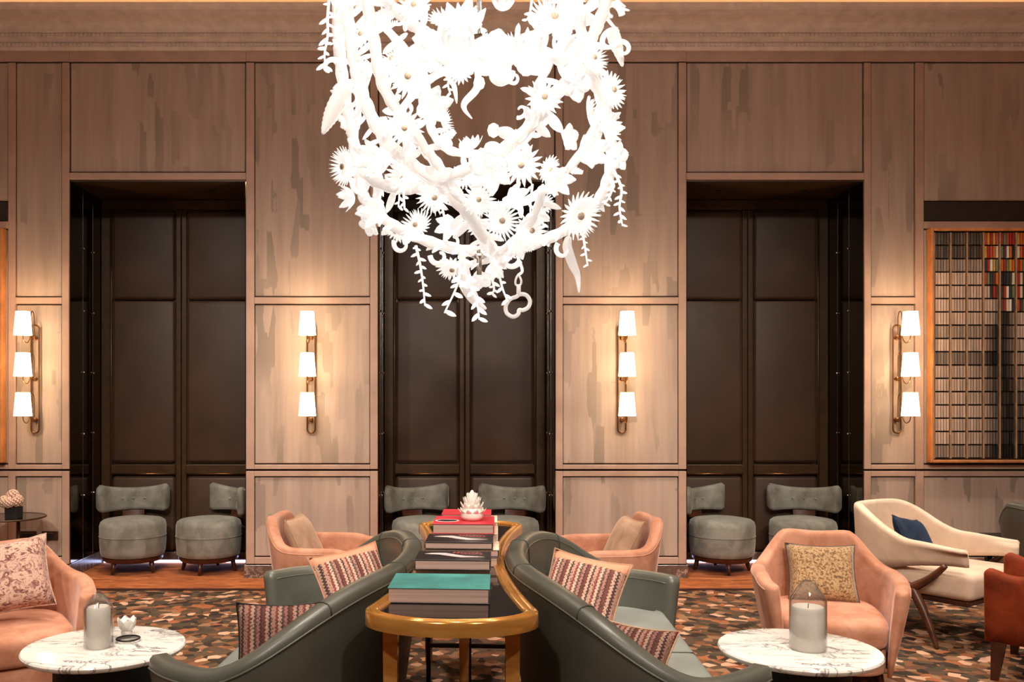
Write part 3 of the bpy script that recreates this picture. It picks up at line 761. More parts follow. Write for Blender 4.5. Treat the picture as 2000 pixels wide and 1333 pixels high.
# ------------------------------------------------------------------ curved sofas and the console between them
TX, TY, TR = .094, 4.16, -.0614
def TL(u, v, z=0): 
    c, s = math.cos(TR), math.sin(TR); return Vector((TX+u*c-v*s, TY+u*s+v*c, z))
SV = -.05
def sofa(sg, label):
    t = thing('curved_sofa', label, 'sofa', TL(0, SV), TR, 'curved leather sofas back to back')
    full = []
    A, Bv, uc, e = .57, 1.06, -.765, 2.1
    for i in range(241):
        ph = -2.25+4.5*i/240
        c, s = math.cos(ph), math.sin(ph)
        full.append((uc+A*math.copysign(abs(c)**(2/e), c), Bv*math.copysign(abs(s)**(2/e), s)))
    full = [p for p in full if p[0] >= -1.13]
    path = [Vector((p[0]*sg, p[1])) for p in resample(full, 91)]
    def h(f, p):
        k = (-abs(p.x)+1.13)/.94
        return .555+.262*sstep(.25, .94, k)
    sh, N = shell(path, h, lambda f, p: .06, .09, .09)
    mesh_obj('shell', sh, 'grey_green_leather', t, True)
    m = len(path)
    mesh_obj('piping', tube([(p.x+n.x*.001, p.y+n.y*.001, h(0, p)-.045) for p, n in zip(path, N)], .004, 6), 'grey_green_leather', t, True)
    mesh_obj('piping', tube([(p.x-n.x*.088, p.y-n.y*.088, h(0, p)-.04) for p, n in zip(path, N)], .0045, 6), 'grey_green_leather', t, True)
    for f in (.235, .41, .59, .765):
        i = int(f*(m-1)); sec = shell_section(path[i], N[i], h(0, path[i])+.001, .06, .092, .09)
        cen = Vector((path[i].x-N[i].x*.046, path[i].y-N[i].y*.046, 0))
        pts = [Vector(q)+(Vector((q[0],q[1],0))-cen).normalized()*.0008 for q in sec[4:12]]
        mesh_obj('seam', tube(pts, .0028, 5), 'seam_thread', t, True)
    inn = [(p.x-n.x*.118, p.y-n.y*.118) for p, n in zip(path, N)][2:-2]
    poly = [q for q in inn if abs(q[0]) < 1.03]
    ymax = max(q[1] for q in poly if abs(q[0]) > .9); ymin = min(q[1] for q in poly if abs(q[0]) > .9)
    if poly[0][1] > 0: poly = poly[::-1]
    side = 1 if poly[len(poly)//2][0] > 0 else -1
    fr = [(side*1.05, ymax-.03+(ymin-ymax+.06)*k/12) for k in range(13)]
    poly = [(side*abs(x), y) for x, y in poly] + fr
    mesh_obj('seat_cushion', prism(poly, .22, .365, .035, 4), 'seat_leather', t, auto=.9)
    mesh_obj('plinth', prism([(x*.98 if abs(x) > .5 else x, y*.97) for x, y in poly], 0.0, .22), 'plinth_black', t)
    mesh_obj('seat_seam', tube([(side*1.051, 0, .23), (side*1.052, 0, .335), (side*1.03, 0, .366), (side*.5, 0, .367)], .003, 5), 'seam_thread', t, True)
    return t
sofa(1, 'grey-green leather curved sofa left of the gilded console table')
sofa(-1, 'grey-green leather curved sofa right of the gilded console table')
# console table
def outline(off=0.0, n=36):
    pts = []
    def hw(v): return .185+.113*(abs(v)/1.05)**1.9
    V = 1.05
    for i in range(n+1): v = -V+2*V*i/n; pts.append((hw(v), v))
    for i in range(1, 20): a = PI*i/20; pts.append((.298*math.cos(a), V+.19*math.sin(a)))
    for i in range(n+1): v = V-2*V*i/n; pts.append((-hw(v), v))
    for i in range(1, 20): a = PI+PI*i/20; pts.append((.298*math.cos(a), -V+.19*math.sin(a)))
    if off:
        m = len(pts); q = []
        for i in range(m):
            a, b = Vector(pts[i-1]), Vector(pts[(i+1) % m]); t_ = (b-a).normalized(); q.append((pts[i][0]-t_.y*off, pts[i][1]+t_.x*off))
        return q
    return pts
ct = thing('console_table', 'gilded waisted console table with smoked glass top between two sofas', 'table', TL(0, 0), TR)
secs = []
rp = [(0,.728),(0,.772),(.004,.779),(.012,.782),(.019,.779),(.023,.773),(.031,.772),(.036,.778),(.043,.780),(.049,.776),(.052,.768),(.052,.728)]
rings = [[(x, y, z) for x, y in outline(o)] for o, z in rp]
secs = [[rings[j][i] for j in range(len(rp))] for i in range(len(rings[0]))]
mesh_obj('gilded_rim', loft(secs, True, False, True), 'gilded_metal', ct, auto=.7)
mesh_obj('glass_top', prism(outline(.05), .752, .769), 'smoked_glass_top', ct)
def sq_leg(x, y, a, b, z1, z0=0): return loft([[(x+i*b, y+j*b, z0) for i, j in ((-1,-1),(1,-1),(1,1),(-1,1))], [(x+i*a, y+j*a, z1) for i, j in ((-1,-1),(1,-1),(1,1),(-1,1))]])
for u, v in ((-.215,-1.0), (.21,-1.0), (-.235,1.0), (.235,1.0), (.0,.10)):
    mesh_obj('leg', sq_leg(u, v, .026, .020, .73), 'gilded_metal', ct)
for u in (-.195, .012, .205):
    mesh_obj('brace_leg', sq_leg(u, .45, .011, .011, .73), 'dark_wood', ct)
mesh_obj('brace_bar', box(-.195, .205, .44, .46, .235, .255), 'dark_wood', ct)
# books on the console
def book(label, px, D0, z, w, d, th, cover, back=None, dx=0.0, rz=None, pr=None):
    X = (px-VX)*D0/F + dx
    t = thing('hardback_book', label, 'book', (X, D0+d/2, z), TR if rz is None else rz, 'books stacked on the console table')
    c = .0035
    mesh_obj('pages', box(-w/2+.004, w/2-.006, -d/2+.004, d/2-.004, c, th-c), 'book_pages', t)
    mesh_obj('front_cover', box(-w/2, w/2, -d/2, d/2, th-c, th, .001), cover, t)
    mesh_obj('back_cover', box(-w/2, w/2, -d/2, d/2, 0, c, .001), back or cover, t)
    mesh_obj('spine', box(-w/2, w/2, d/2-.004, d/2, c, th-c), cover, t)
    if pr == 'peak':
        poly = [(-.30,.46),(-.12,.49),(.0,.30),(.16,.08),(.42,-.02),(.10,-.10),(-.02,.02),(-.20,.26),(-.40,.33)]
        mesh_obj('cover_picture', prism([(x*w, (y-.15)*d*.8) for x, y in poly][::-1], th, th+.0006), 'print_white', t)
        rb = random.Random(5); bs = []
        for i in range(8):
            x = -.02+i*.052
            y0 = .30 if i > 2 else .36
            bs.append(box(x*w, (x+.012)*w, (y0-.10)*d*.8, (y0+.13)*d*.8, th, th+.0006))
            for q in rb.sample((-.10, .0, .10), 2): bs.append(box(x*w, (x+.036)*w, (y0+q)*d*.8, (y0+q+.035)*d*.8, th, th+.0006))
        mesh_obj('cover_lettering', join(*bs), 'print_red', t)
    if pr == 'leaf':
        poly = [(-.28*w+.20*w*math.cos(a*PI/12)*(1), -.12*d+.16*d*math.sin(a*PI/12)) for a in range(24)]
        mesh_obj('cover_picture', prism(poly, th, th+.0006), 'print_white', t)
        mesh_obj('cover_picture', prism([(-.28*w+.17*w*math.cos(a*PI/12), -.12*d+.12*d*math.sin(a*PI/12)) for a in range(24)], th+.0006, th+.001), 'black_cover', t)
    return t
ZT = .7695
book('thick teal covered book at the front end of the console table', 861, 3.23, ZT, .365, .27, .056, 'teal_cover', 'black_cover')
book('navy covered book under the black mountain book behind the teal book', 883, 3.64, ZT, .31, .20, .046, 'navy_cover')
book('black mountain picture book lying right behind the teal book', 887, 3.62, ZT+.0465, .305, .21, .041, 'black_cover', pr='peak')
book('grey covered book at the bottom of the third console stack', 903, 3.95, ZT, .325, .23, .042, 'grey_cover')
book('wide cream covered book in the middle of the third console stack', 905, 3.95, ZT+.0425, .325, .23, .033, 'cream_cover', 'black_cover')
book('black mountain picture book on top of the third console stack', 899.5, 3.945, ZT+.076, .297, .24, .031, 'black_cover', pr='peak')
book('black covered book at the bottom of the stack under the white flower ornament', 910, 4.31, ZT, .30, .27, .045, 'black_cover')
book('cream covered book in the middle of the stack under the white flower ornament', 912, 4.30, ZT+.0455, .31, .27, .046, 'cream_cover')
book('red book with leaf picture under the white flower ornament', 908.5, 4.285, ZT+.092, .292, .29, .048, 'red_cover', pr='leaf')
book('grey covered book at the bottom of the farthest console stack', 915, 4.66, ZT, .28, .25, .05, 'grey_cover')
book('cream covered book in the middle of the farthest console stack', 919, 4.65, ZT+.0505, .29, .26, .05, 'cream_cover')
book('red book on top of the farthest console stack', 913, 4.645, ZT+.101, .255, .22, .038, 'red_cover', 'cream_cover')
# ceramic flower ornament on the red book
def petal(L, W, cup, n=5, th=.004):
    top, bot = [], []
    for i in range(n+1):
        s = i/n; wv = W*math.sin(PI*min(1, .12+.82*s))**.8*(1 if s < .98 else .35)
        z = cup*s*s*L
        for k, q in ((-1,-1),(0,0),(1,1)):
            top.append((s*L, q*wv/2, z+(.10*W*abs(q)))); bot.append((s*L, q*wv/2*.96, z+(.10*W*abs(q))-th*(1-.5*s)))
    V = top+bot; m = len(top); Fc = []
    for i in range(n):
        for k in range(2):
            a = i*3+k; Fc.append((a, a+1, a+4, a+3)); Fc.append((m+a+3, m+a+4, m+a+1, m+a))
        Fc.append((i*3, i*3+3, m+i*3+3, m+i*3)); Fc.append((i*3+2, m+i*3+2, m+i*3+5, i*3+5))
    Fc += [(0, m, m+1, 1), (1, m+1, m+2, 2), (n*3, n*3+1, m+n*3+1, m+n*3), (n*3+1, n*3+2, m+n*3+2, m+n*3+1)]
    return V, Fc
P0 = P(922, 1009, 4.42)
fo = thing('flower_ornament', 'white ceramic flower ornament standing on the red book', 'ornament', (P0.x, 4.42, ZT+.142))
mesh_obj('core', lathe([(.01,0),(.045,0),(.056,.018),(.05,.05),(.03,.085),(.005,.10)], 20), 'glaze_white', fo, True)
pv = petal(.05, .032, .5)
pme = None
for lay, (cnt, z, r, tilt) in enumerate(((10,.022,.040,.15),(10,.042,.038,.4),(10,.06,.03,.62),(8,.076,.018,.82),(6,.088,.006,1.1))):
    for k in range(cnt):
        if pme is None:
            o = mesh_obj('petal', pv, 'glaze_white', fo, True); pme = o.data
        else:
            o = bpy.data.objects.new('petal', pme); COL.objects.link(o); o.parent = fo
        a = 2*PI*k/cnt+lay*.3
        o.matrix_local = Matrix.Rotation(a, 4, 'Z') @ Matrix.Translation((r*.6, 0, z)) @ Matrix.Rotation(-tilt, 4, 'Y')
# ------------------------------------------------------------------ cushions
throw_cushion('throw_cushion', 'woven red striped cushion with peach top edge at the far end of the left sofa', P(694, 1147, 4.72), (math.radians(62), math.radians(-6), math.radians(38)), .42, .42, .14, 'woven_stripe_fabric', 'peach_velvet')
throw_cushion('throw_cushion', 'dark woven striped cushion low at the near arm of the left sofa', P(556, 1272, 3.55), (math.radians(74), 0, math.radians(8)), .38, .38, .13, 'dark_woven_fabric', 'black_metal')
throw_cushion('throw_cushion', 'woven red striped cushion with peach top edge at the far end of the right sofa', P(1134, 1166, 4.42), (math.radians(62), math.radians(6), math.radians(-34)), .42, .42, .14, 'woven_stripe_fabric', 'beige_velvet')
throw_cushion('throw_cushion', 'dark woven striped cushion low behind the near back of the right sofa', P(1222, 1300, 3.62), (math.radians(52), 0, math.radians(-40)), .36, .36, .12, 'dark_woven_fabric', 'beige_velvet')
throw_cushion('throw_cushion', 'gold damask cushion leaning in the peach velvet armchair', (2.115, 5.06, .525), (math.radians(62), 0, math.radians(-14)), .37, .345, .12, 'gold_damask', 'dark_bronze_frame')
throw_cushion('throw_cushion', 'pink floral tapestry cushion leaning in the orange peach armchair', P(12, 1128, 4.55), (math.radians(64), math.radians(-8), math.radians(24)), .42, .38, .14, 'floral_tapestry')
throw_cushion('throw_cushion', 'beige velvet cushion in the armchair facing the console from the left pier', (-.90, 5.93, .56), (math.radians(64), 0, math.radians(84)), .38, .38, .13, 'beige_velvet')
throw_cushion('throw_cushion', 'beige velvet cushion in the armchair facing the console from the right pier', (1.16, 5.86, .56), (math.radians(64), 0, math.radians(-84)), .38, .38, .13, 'beige_velvet')
throw_cushion('throw_cushion', 'navy blue velvet cushion leaning in the cream armchair', P(1790, 1062, 5.88), (math.radians(62), math.radians(10), math.radians(40)), .38, .36, .12, 'navy_velvet')
# ------------------------------------------------------------------ marble tables, candles
def marble_table(label, px, py, D, r):
    X = (px-VX)*D/F; z = EYE-(py-VY)*D/F
    t = thing('marble_table', label, 'table', (X, D, 0), 0, 'round marble side tables')
    mesh_obj('marble_top', lathe([(.01,z-.026),(r-.012,z-.026),(r-.002,z-.016),(r,z-.008),(r-.004,z-.001),(r-.009,z),(.01,z)], 64), 'white_marble', t, auto=.6)
    mesh_obj('pedestal', lathe([(.03,.03),(.19,.03),(.20,.05),(.20,z-.045),(.19,z-.027),(.02,z-.027)], 40), 'plinth_black', t, auto=.6)
    mesh_obj('foot_plate', lathe([(.02,0),(.22,0),(.225,.012),(.215,.03),(.02,.03)], 40), 'black_metal', t, auto=.6)
    return X, D, z
def candle(X, Y, z, r, h, R, Hd, label, dlabel):
    t = thing('pillar_candle', label, 'candle', (X, Y, z+.0005))
    mesh_obj('wax', lathe([(.005,0),(r-.003,0),(r,.004),(r,h-.008),(r-.006,h),(r*.6,h-.004),(.005,h-.008)], 36), 'candle_wax', t, auto=.7)
    mesh_obj('wick', tube([(0,0,h-.01),(.001,0,h+.006),(.003,0,h+.011)], .0015, 6), 'plinth_black', t)
    g = thing('glass_cloche', dlabel, 'glass cloche', (X, Y, z+.0005))
    o = [(R,0),(R,Hd*.70),(R*.98,Hd*.735),(R*.45,Hd*.93),(R*.38,Hd*.965),(R*.2,Hd*.985),(.001,Hd*.987)]
    i = [(.001,Hd*.97),(R*.2,Hd*.968),(R*.36,Hd*.95),(R*.42,Hd*.915),(R*.95,Hd*.725),(R*.955,Hd*.695),(R*.96,0)]
    mesh_obj('dome', lathe(o+i, 40, False), 'clear_glass', g, auto=.5)
    mesh_obj('knob', lathe([(.001,Hd*.98),(R*.1,Hd*.985),(R*.16,Hd*1.0),(R*.12,Hd*1.03),(.001,Hd*1.04)], 16), 'clear_glass', g, True)
xa, ya, za = marble_table('round white marble table in front of the orange peach armchair', 205, 1261, 3.74, .323)
xb, yb, zb = marble_table('round white marble table in front of the gold cushion armchair', 1560, 1266, 3.72, .32)
candle(xa-.015, ya-.03, za, .046, .168, .058, .225, 'slim white pillar candle on the marble table by the orange armchair', 'clear glass cloche over the slim white candle')
candle(xb+.03, yb-.02, zb, .066, .175, .073, .285, 'thick white pillar candle on the marble table by the gold cushion armchair', 'clear glass cloche over the thick white candle')
# small dish with a white folded flower on the left table
td = thing('trinket_dish', 'small glass dish with dark rim behind the slim candle', 'dish', (xa+.075, ya+.06, za+.0005))
mesh_obj('bowl', lathe([(.005,0),(.03,0),(.045,.01),(.047,.012),(.030,.004),(.005,.003)], 24), 'clear_glass', td, True)
mesh_obj('rim', tube([(.047*math.cos(a*PI/12), .047*math.sin(a*PI/12), .012) for a in range(24)], .0035, 6, ring=True), 'black_metal', td, True)
tf = thing('paper_flower', 'white folded paper flower standing beside the slim candle', 'flower', (xa+.045, ya+.13, za+.001))
mesh_obj('flower_base', lathe([(.004,0),(.02,0),(.025,.02),(.012,.035)], 14), 'paper_white', tf, True)
for k in range(6):
    o = mesh_obj('petal', petal(.065, .05, .35), 'paper_white', tf, True)
    o.matrix_local = Matrix.Rotation(k*PI/3, 4, 'Z') @ Matrix.Translation((.008, 0, .02)) @ Matrix.Rotation(-.75, 4, 'Y')
# ------------------------------------------------------------------ flower table by the left wall, dark coffee table at right
ft = thing('pedestal_table', 'small round table with bronze rim near the bronze socket plates', 'table', ((18-VX)*7.2/F, 7.2, 0))
zf = EYE-(1010-VY)*7.2/F
mesh_obj('table_top', lathe([(.01,zf-.008),(.268,zf-.008),(.268,zf),(.01,zf)], 48), 'smoky_table_glass', ft, auto=.6)
mesh_obj('rim', tube([(.27*math.cos(a*PI/24), .27*math.sin(a*PI/24), zf-.004) for a in range(48)], .007, 8, ring=True), 'dark_bronze_frame', ft, True)
mesh_obj('stem', tube([(.075, 0, .02), (.075, 0, zf-.008)], .012, 10), 'dark_bronze_frame', ft, True)
mesh_obj('foot', xf(lathe([(.01,0),(.16,0),(.16,.012),(.02,.022)], 32), Matrix.Translation((.075,0,0.009))), 'dark_bronze_frame', ft, auto=.6)
vx = (27-VX)*7.15/F
va = thing('square_vase', 'dark square vase holding blush flowers on the small round table', 'vase', (vx, 7.15, zf+.0005))
mesh_obj('vase_body', loft([[(x*.048, y*.048, 0) for x, y in ((-1,-1),(1,-1),(1,1),(-1,1))], [(x*.05, y*.05, .085) for x, y in ((-1,-1),(1,-1),(1,1),(-1,1))], [(x*.042, y*.042, .085) for x, y in ((-1,-1),(1,-1),(1,1),(-1,1))], [(x*.042, y*.042, .07) for x, y in ((-1,-1),(1,-1),(1,1),(-1,1))]]), 'plinth_black', va)
rr = random.Random(3)
for k, (dx, dy, dz, r) in enumerate(((-.05,-.02,.118,.05),(.042,-.012,.125,.052),(-.004,-.05,.115,.046),(-.025,.04,.145,.05),(.008,-.008,.165,.05))):
    h = thing('hydrangea_bloom', 'round blush hydrangea bloom in the dark square vase', 'flower', (vx+dx-.012, 7.15+dy, zf+dz+.01), 0, 'blush blooms in the square vase')
    mesh_obj('stalk', tube([(0,0,0),(-dx*.4,-dy*.4,-dz+.075)], .003, 5), 'sage_velvet', h)
    bs = []
    for j in range(60):
        th = math.acos(1-2*(j+.5)/60); ph = j*2.39996
        nrm = Vector((math.sin(th)*math.cos(ph), math.sin(th)*math.sin(ph), math.cos(th)))
        M = Matrix.Translation(nrm*r*.82) @ nrm.to_track_quat('Z', 'Y').to_matrix().to_4x4()
        bs.append(xf(lathe([(.002,-.006),(.010,.0),(.012,.006),(.003,.009)], 6), M))
    bs.append(lathe([(.002,-r*.8),(r*.6,-r*.5),(r*.8,0),(r*.6,r*.5),(.002,r*.8)], 12))
    stuff(mesh_obj('petals', join(*bs), 'petal_blush', h, True))
kt = thing('coffee_table', 'low dark wooden table against the wall behind the cream armchair', 'table', (4.92, 7.24, 0))
mesh_obj('table_top', box(-.52, .52, -.22, .22, .36, .40, .006), 'plinth_black', kt)
mesh_obj('apron', box(-.48, .48, -.19, .19, .25, .36), 'plinth_black', kt)
for sx in (-1, 1):
    for sy in (-1, 1): mesh_obj('leg', box(sx*.46-.02, sx*.46+.02, sy*.17-.02, sy*.17+.02, 0, .25), 'plinth_black', kt)
# ================================================================== glass flower chandelier
DC = 4.16
CC = P(936, 205, DC); CR = .70
ch = thing('glass_chandelier', 'white glass chandelier of hoops, flowers and leaves hanging above the console table', 'chandelier', CC)
def on_ball(px, py, side=-1, rr=1.0):
    o = Vector((0, 0, EYE)); d = (P(px, py, 1.0)-o).normalized(); oc = o-CC
    b = oc.dot(d); R = CR*rr; disc = b*b-(oc.dot(oc)-R*R)
    tt = -b if disc < 0 else -b+side*math.sqrt(disc)
    return o+d*tt-CC
def poly_len(pts):
    return sum((pts[i+1]-pts[i]).length for i in range(len(pts)-1))
HOOPS = [
 ([(672,-60),(676,0),(684,70),(694,130),(712,195),(742,258),(790,312),(850,352),(905,408),(948,468),(985,520)], -1, .030),
 ([(700,-70),(728,60),(742,150),(775,215),(828,288),(860,330),(905,398),(940,452),(975,505)], -1, .026),
 ([(1196,-50),(1178,20),(1160,65),(1128,125),(1088,185),(1048,232),(1000,280),(948,312),(880,345),(810,368),(745,360),(700,330)], -1, .028),
 ([(1120,-60),(1135,60),(1158,140),(1180,210),(1194,275),(1190,340),(1165,398),(1120,440),(1060,470),(985,492),(900,488),(820,466),(755,432),(716,395),(700,345),(690,270),(676,200),(665,120),(660,30),(670,-60)], 0, .030),
 ([(705,-40),(770,15),(815,55),(870,82),(932,94),(1010,98),(1080,110),(1150,150),(1192,210)], -1, .028),
 ([(690,150),(760,120),(850,112),(932,100),(1010,80),(1085,50),(1150,15),(1190,-30)], 1, .028),
 ([(740,40),(800,110),(835,175),(838,240),(870,290),(930,300),(1000,292),(1040,250),(1048,180),(1075,120),(1110,60),(1130,-30)], 1, .026),
 ([(720,200),(760,300),(830,360),(930,400),(1030,390),(1110,330),(1160,250),(1185,150)], 1, .026),
 ([(920,-40),(915,30),(925,90),(880,130),(820,170),(770,240),(740,320),(735,400)], 1, .024),
 ([(1060,370),(1045,420),(1010,465),(965,500),(910,520)], -1, .022),
]
hoop_pts = []
def blend_side(px, py, side):
    if side: return on_ball(px, py, side)
    a = on_ball(px, py, -1); b = on_ball(px, py, 1); return (a*.62+b*.38) if (a-b).length > 1e-6 else a
for pts, side, r in HOOPS:
    q = spline([blend_side(a, b, side) for a, b in pts], 7)
    m = len(q)
    rad = [r*.86*(.85+.3*abs(math.sin(i*.9)))*(.6+.4*min(1, min(i, m-1-i)/4)) for i in range(m)]
    h = mesh_obj('glass_hoop', tube(q, rad, 10), 'chandelier_tube_glass', ch, True)
    mesh_obj('light_core', tube(q, r*.35, 6), 'chandelier_glass', h, True)
    hoop_pts.append((q, r))
# shared element meshes
def daisy(n1, L, W, cup1, cup2):
    ps = []
    for lay, (n, s, c, z) in enumerate(((n1, 1, cup1, 0), (n1-2, .72, cup2, .12))):
        for k in range(n):
            ps.append(xf(petal(L*s, W*s, c, 4, .08), Matrix.Rotation(2*PI*k/n+lay*.2, 4, 'Z') @ Matrix.Translation((.12, 0, z))))
    ps.append(lathe([(.02,-.1),(.2,-.06),(.24,.1),(.15,.2),(.02,.24)], 12))
    return join(*ps)
def cup_flower():
    ps = [xf(petal(1.0, .75, .9, 5, .07), Matrix.Rotation(2*PI*k/6, 4, 'Z') @ Matrix.Translation((.05,0,0))) for k in range(6)]
    ps += [xf(petal(.7, .5, 1.2, 4, .07), Matrix.Rotation(2*PI*k/5+.4, 4, 'Z') @ Matrix.Translation((.03,0,.1))) for k in range(5)]
    return join(*ps)
def round_flower():
    ps = [xf(petal(.95, .95, .15, 5, .07), Matrix.Rotation(2*PI*k/5, 4, 'Z') @ Matrix.Translation((.08,0,0))) for k in range(5)]
    ps.append(lathe([(.02,-.05),(.22,0),(.2,.12),(.02,.18)], 12)); return join(*ps)
def scroll():
    pts = []
    for i in range(26):
        a = i/25*4.6; R = .62*(1-.16*a)
        pts.append((R*math.cos(a)-.62, 0, R*math.sin(a)+.0))
    return tube(pts, [.16*(1-.55*i/25)+.02 for i in range(26)], 8)
def acanthus():
    ps = []
    for k in range(5):
        s = k/4
        for sd in (-1, 1):
            ps.append(xf(petal(.42*(1-.5*s), .2, .6, 3, .06), Matrix.Translation((.15+.75*s, 0, .12*s*s)) @ Matrix.Rotation(sd*(1.0-.3*s), 4, 'Z')))
    ps.append(tube([(0,0,0),(.5,0,.03),(1.1,0,.2)], [.1,.08,.02], 6)); return join(*ps)
def leaf_mesh(): return petal(1.0, .42, .25, 6, .09)
MESH = {}
def element(kind, name, pos, nrm, scale, roll, parent=None, mat='chandelier_glass', core=False):
    if kind not in MESH:
        vf = {'daisy': lambda: daisy(18, .9, .2, .18, .5), 'fine_daisy': lambda: daisy(24, .92, .13, .3, .7), 'cup': cup_flower, 'round': round_flower, 'scroll': scroll, 'acanthus': acanthus, 'leaf': leaf_mesh}[kind]()
        o = mesh_obj(name, vf, mat, parent or ch, True); MESH[kind] = o.data
    else:
        o = bpy.data.objects.new(name, MESH[kind]); COL.objects.link(o); o.parent = parent or ch
    o.matrix_local = Matrix.Translation(pos) @ nrm.normalized().to_track_quat('Z', 'Y').to_matrix().to_4x4() @ Matrix.Rotation(roll, 4, 'Z') @ Matrix.Diagonal((scale, scale, scale, 1))
    if core:
        if 'eye' not in MESH:
            e = mesh_obj('flower_eye', lathe([(.02,.0),(.16,.02),(.16,.1),(.02,.12)], 12), 'cream_cover', o, True); MESH['eye'] = e.data
        else:
            e = bpy.data.objects.new('flower_eye', MESH['eye']); COL.objects.link(e); e.parent = o
        e.matrix_local = Matrix.Translation((0, 0, .2))
    return o
rc = random.Random(21)
PXM = F/DC
def jit(k=.35): return Vector((rc.uniform(-k,k), rc.uniform(-k,k), rc.uniform(-k,k)))
FLOW = [ # px, py, side, radius px, kind, tilt of the face (dx, dz)
 (676,326,-1,40,'fine_daisy',(-.6,0)),(810,14,-1,33,'daisy',(0,.1)),(788,345,-1,36,'daisy',(0,-.5)),(848,384,-1,36,'fine_daisy',(.2,-.3)),
 (815,443,-1,36,'fine_daisy',(-.3,.6)),(1128,420,-1,50,'fine_daisy',(.1,.1)),(1192,178,-1,38,'daisy',(.7,.1)),(1018,322,-1,42,'daisy',(-.1,.1)),
 (1062,192,-1,36,'daisy',(0,.2)),(1150,292,-1,36,'cup',(.2,-.2)),(1206,306,-1,30,'round',(.5,0)),(864,238,1,38,'fine_daisy',(.9,.1)),
 (922,290,1,30,'cup',(0,.6)),(884,522,-1,38,'daisy',(-.2,-.4)),(978,432,-1,40,'fine_daisy',(.2,.1)),(1036,452,-1,36,'daisy',(.3,.3)),
 (938,545,-1,28,'round',(.1,-.3)),(962,520,-1,26,'cup',(.3,-.4)),(732,305,-1,34,'cup',(-.3,-.2)),(770,120,1,45,'fine_daisy',(-.2,.2)),
 (800,150,-1,42,'daisy',(0,-.2)),(745,60,1,40,'cup',(-.3,.3)),(710,70,-1,34,'daisy',(-.5,.2)),(715,150,1,38,'round',(-.4,0)),
 (870,40,1,44,'daisy',(0,.3)),(905,60,-1,40,'cup',(0,.5)),(1010,90,1,44,'daisy',(.1,.2)),(1080,40,-1,46,'fine_daisy',(.2,.3)),
 (1100,100,1,42,'cup',(.3,.1)),(1120,160,-1,38,'round',(.4,0)),(1150,220,1,38,'daisy',(.5,-.1)),(1050,250,1,36,'cup',(-.2,.3)),
 (900,140,1,36,'daisy',(-.1,-.3)),(840,210,-1,36,'cup',(.4,0)),(790,250,-1,38,'daisy',(.2,-.1)),(800,300,1,38,'round',(0,0)),
 (960,330,-1,40,'cup',(-.1,-.3)),(905,345,1,36,'daisy',(0,-.2)),(1070,330,1,36,'daisy',(.2,-.2)),(1110,270,1,34,'round',(.3,0)),
 (740,410,-1,36,'cup',(-.4,-.1)),(722,440,-1,28,'round',(-.5,-.3)),(775,450,1,30,'daisy',(-.2,-.2)),(880,440,1,32,'cup',(0,.2)),
 (935,390,-1,34,'daisy',(0,0)),(1000,385,1,34,'cup',(.1,0)),(1060,400,1,30,'daisy',(.1,-.2)),(1085,350,-1,30,'cup',(.2,-.2)),
 (1100,-5,-1,42,'daisy',(.2,.3)),(1150,40,1,36,'round',(.3,.3)),(700,20,1,38,'daisy',(-.3,.4)),(760,-5,-1,36,'cup',(-.1,.5)),
 (980,20,1,30,'cup',(0,.4)),(900,110,-1,46,'cup',(0,-.1)),(965,110,-1,46,'round',(.1,-.1)),(850,100,-1,42,'round',(-.1,0)),(1030,120,-1,40,'cup',(.2,0)),
 (1155,115,-1,34,'fine_daisy',(.5,.2)),(700,240,1,30,'daisy',(-.5,0)),(690,385,-1,28,'cup',(-.6,0)),(1180,250,-1,30,'cup',(.5,0)),(1010,470,-1,30,'cup',(.2,-.3)),
]
for px, py, sd, rp_, kind, (dx, dz) in FLOW:
    p = on_ball(px, py, sd, 1.03 if sd < 0 else .97)
    out = p.normalized()
    nr = (out*.45+Vector((dx, -.75, dz))+jit(.15))
    element(kind, 'glass_flower', p, nr, rp_/PXM*.88, rc.uniform(0, 6), core=kind in ('daisy', 'fine_daisy'))
# foliage growing along the hoops
nleaf = 0
for q, r in hoop_pts:
    acc = 0; m = len(q)
    for i in range(1, m-1):
        acc += (q[i]-q[i-1]).length
        if acc < .062: continue
        acc = 0
        T = (q[i+1]-q[i-1]).normalized(); out = q[i].normalized(); B = T.cross(out).normalized()
        if q[i].z+CC.z > EYE+4.0: continue
        for sd in (-1, 1):
            k = rc.random()
            if k < .50 and nleaf < 290:
                nleaf += 1
                d = (B*sd*.9+out*rc.uniform(-.2,.6)+T*rc.uniform(-.2,.8)).normalized()
                zax = out.cross(d).cross(d)*-1
                zax = zax if zax.length > .05 else out
                xax = d; zax = (zax-xax*zax.dot(xax)).normalized(); yax = zax.cross(xax)
                L = rc.uniform(.055, .10)
                if 'leaf' not in MESH:
                    o = mesh_obj('glass_leaf', leaf_mesh(), 'chandelier_glass', ch, True); MESH['leaf'] = o.data
                else:
                    o = bpy.data.objects.new('glass_leaf', MESH['leaf']); COL.objects.link(o); o.parent = ch
                R3 = Matrix((xax, yax, zax)).transposed().to_4x4()
                o.matrix_local = Matrix.Translation(q[i]+d*r*.6) @ R3 @ Matrix.Diagonal((L, L*rc.uniform(.7,1.3), L, 1))
            elif k < .60:
                element('acanthus', 'glass_frond', q[i], out+jit(.5), rc.uniform(.06,.10), rc.uniform(0,6))
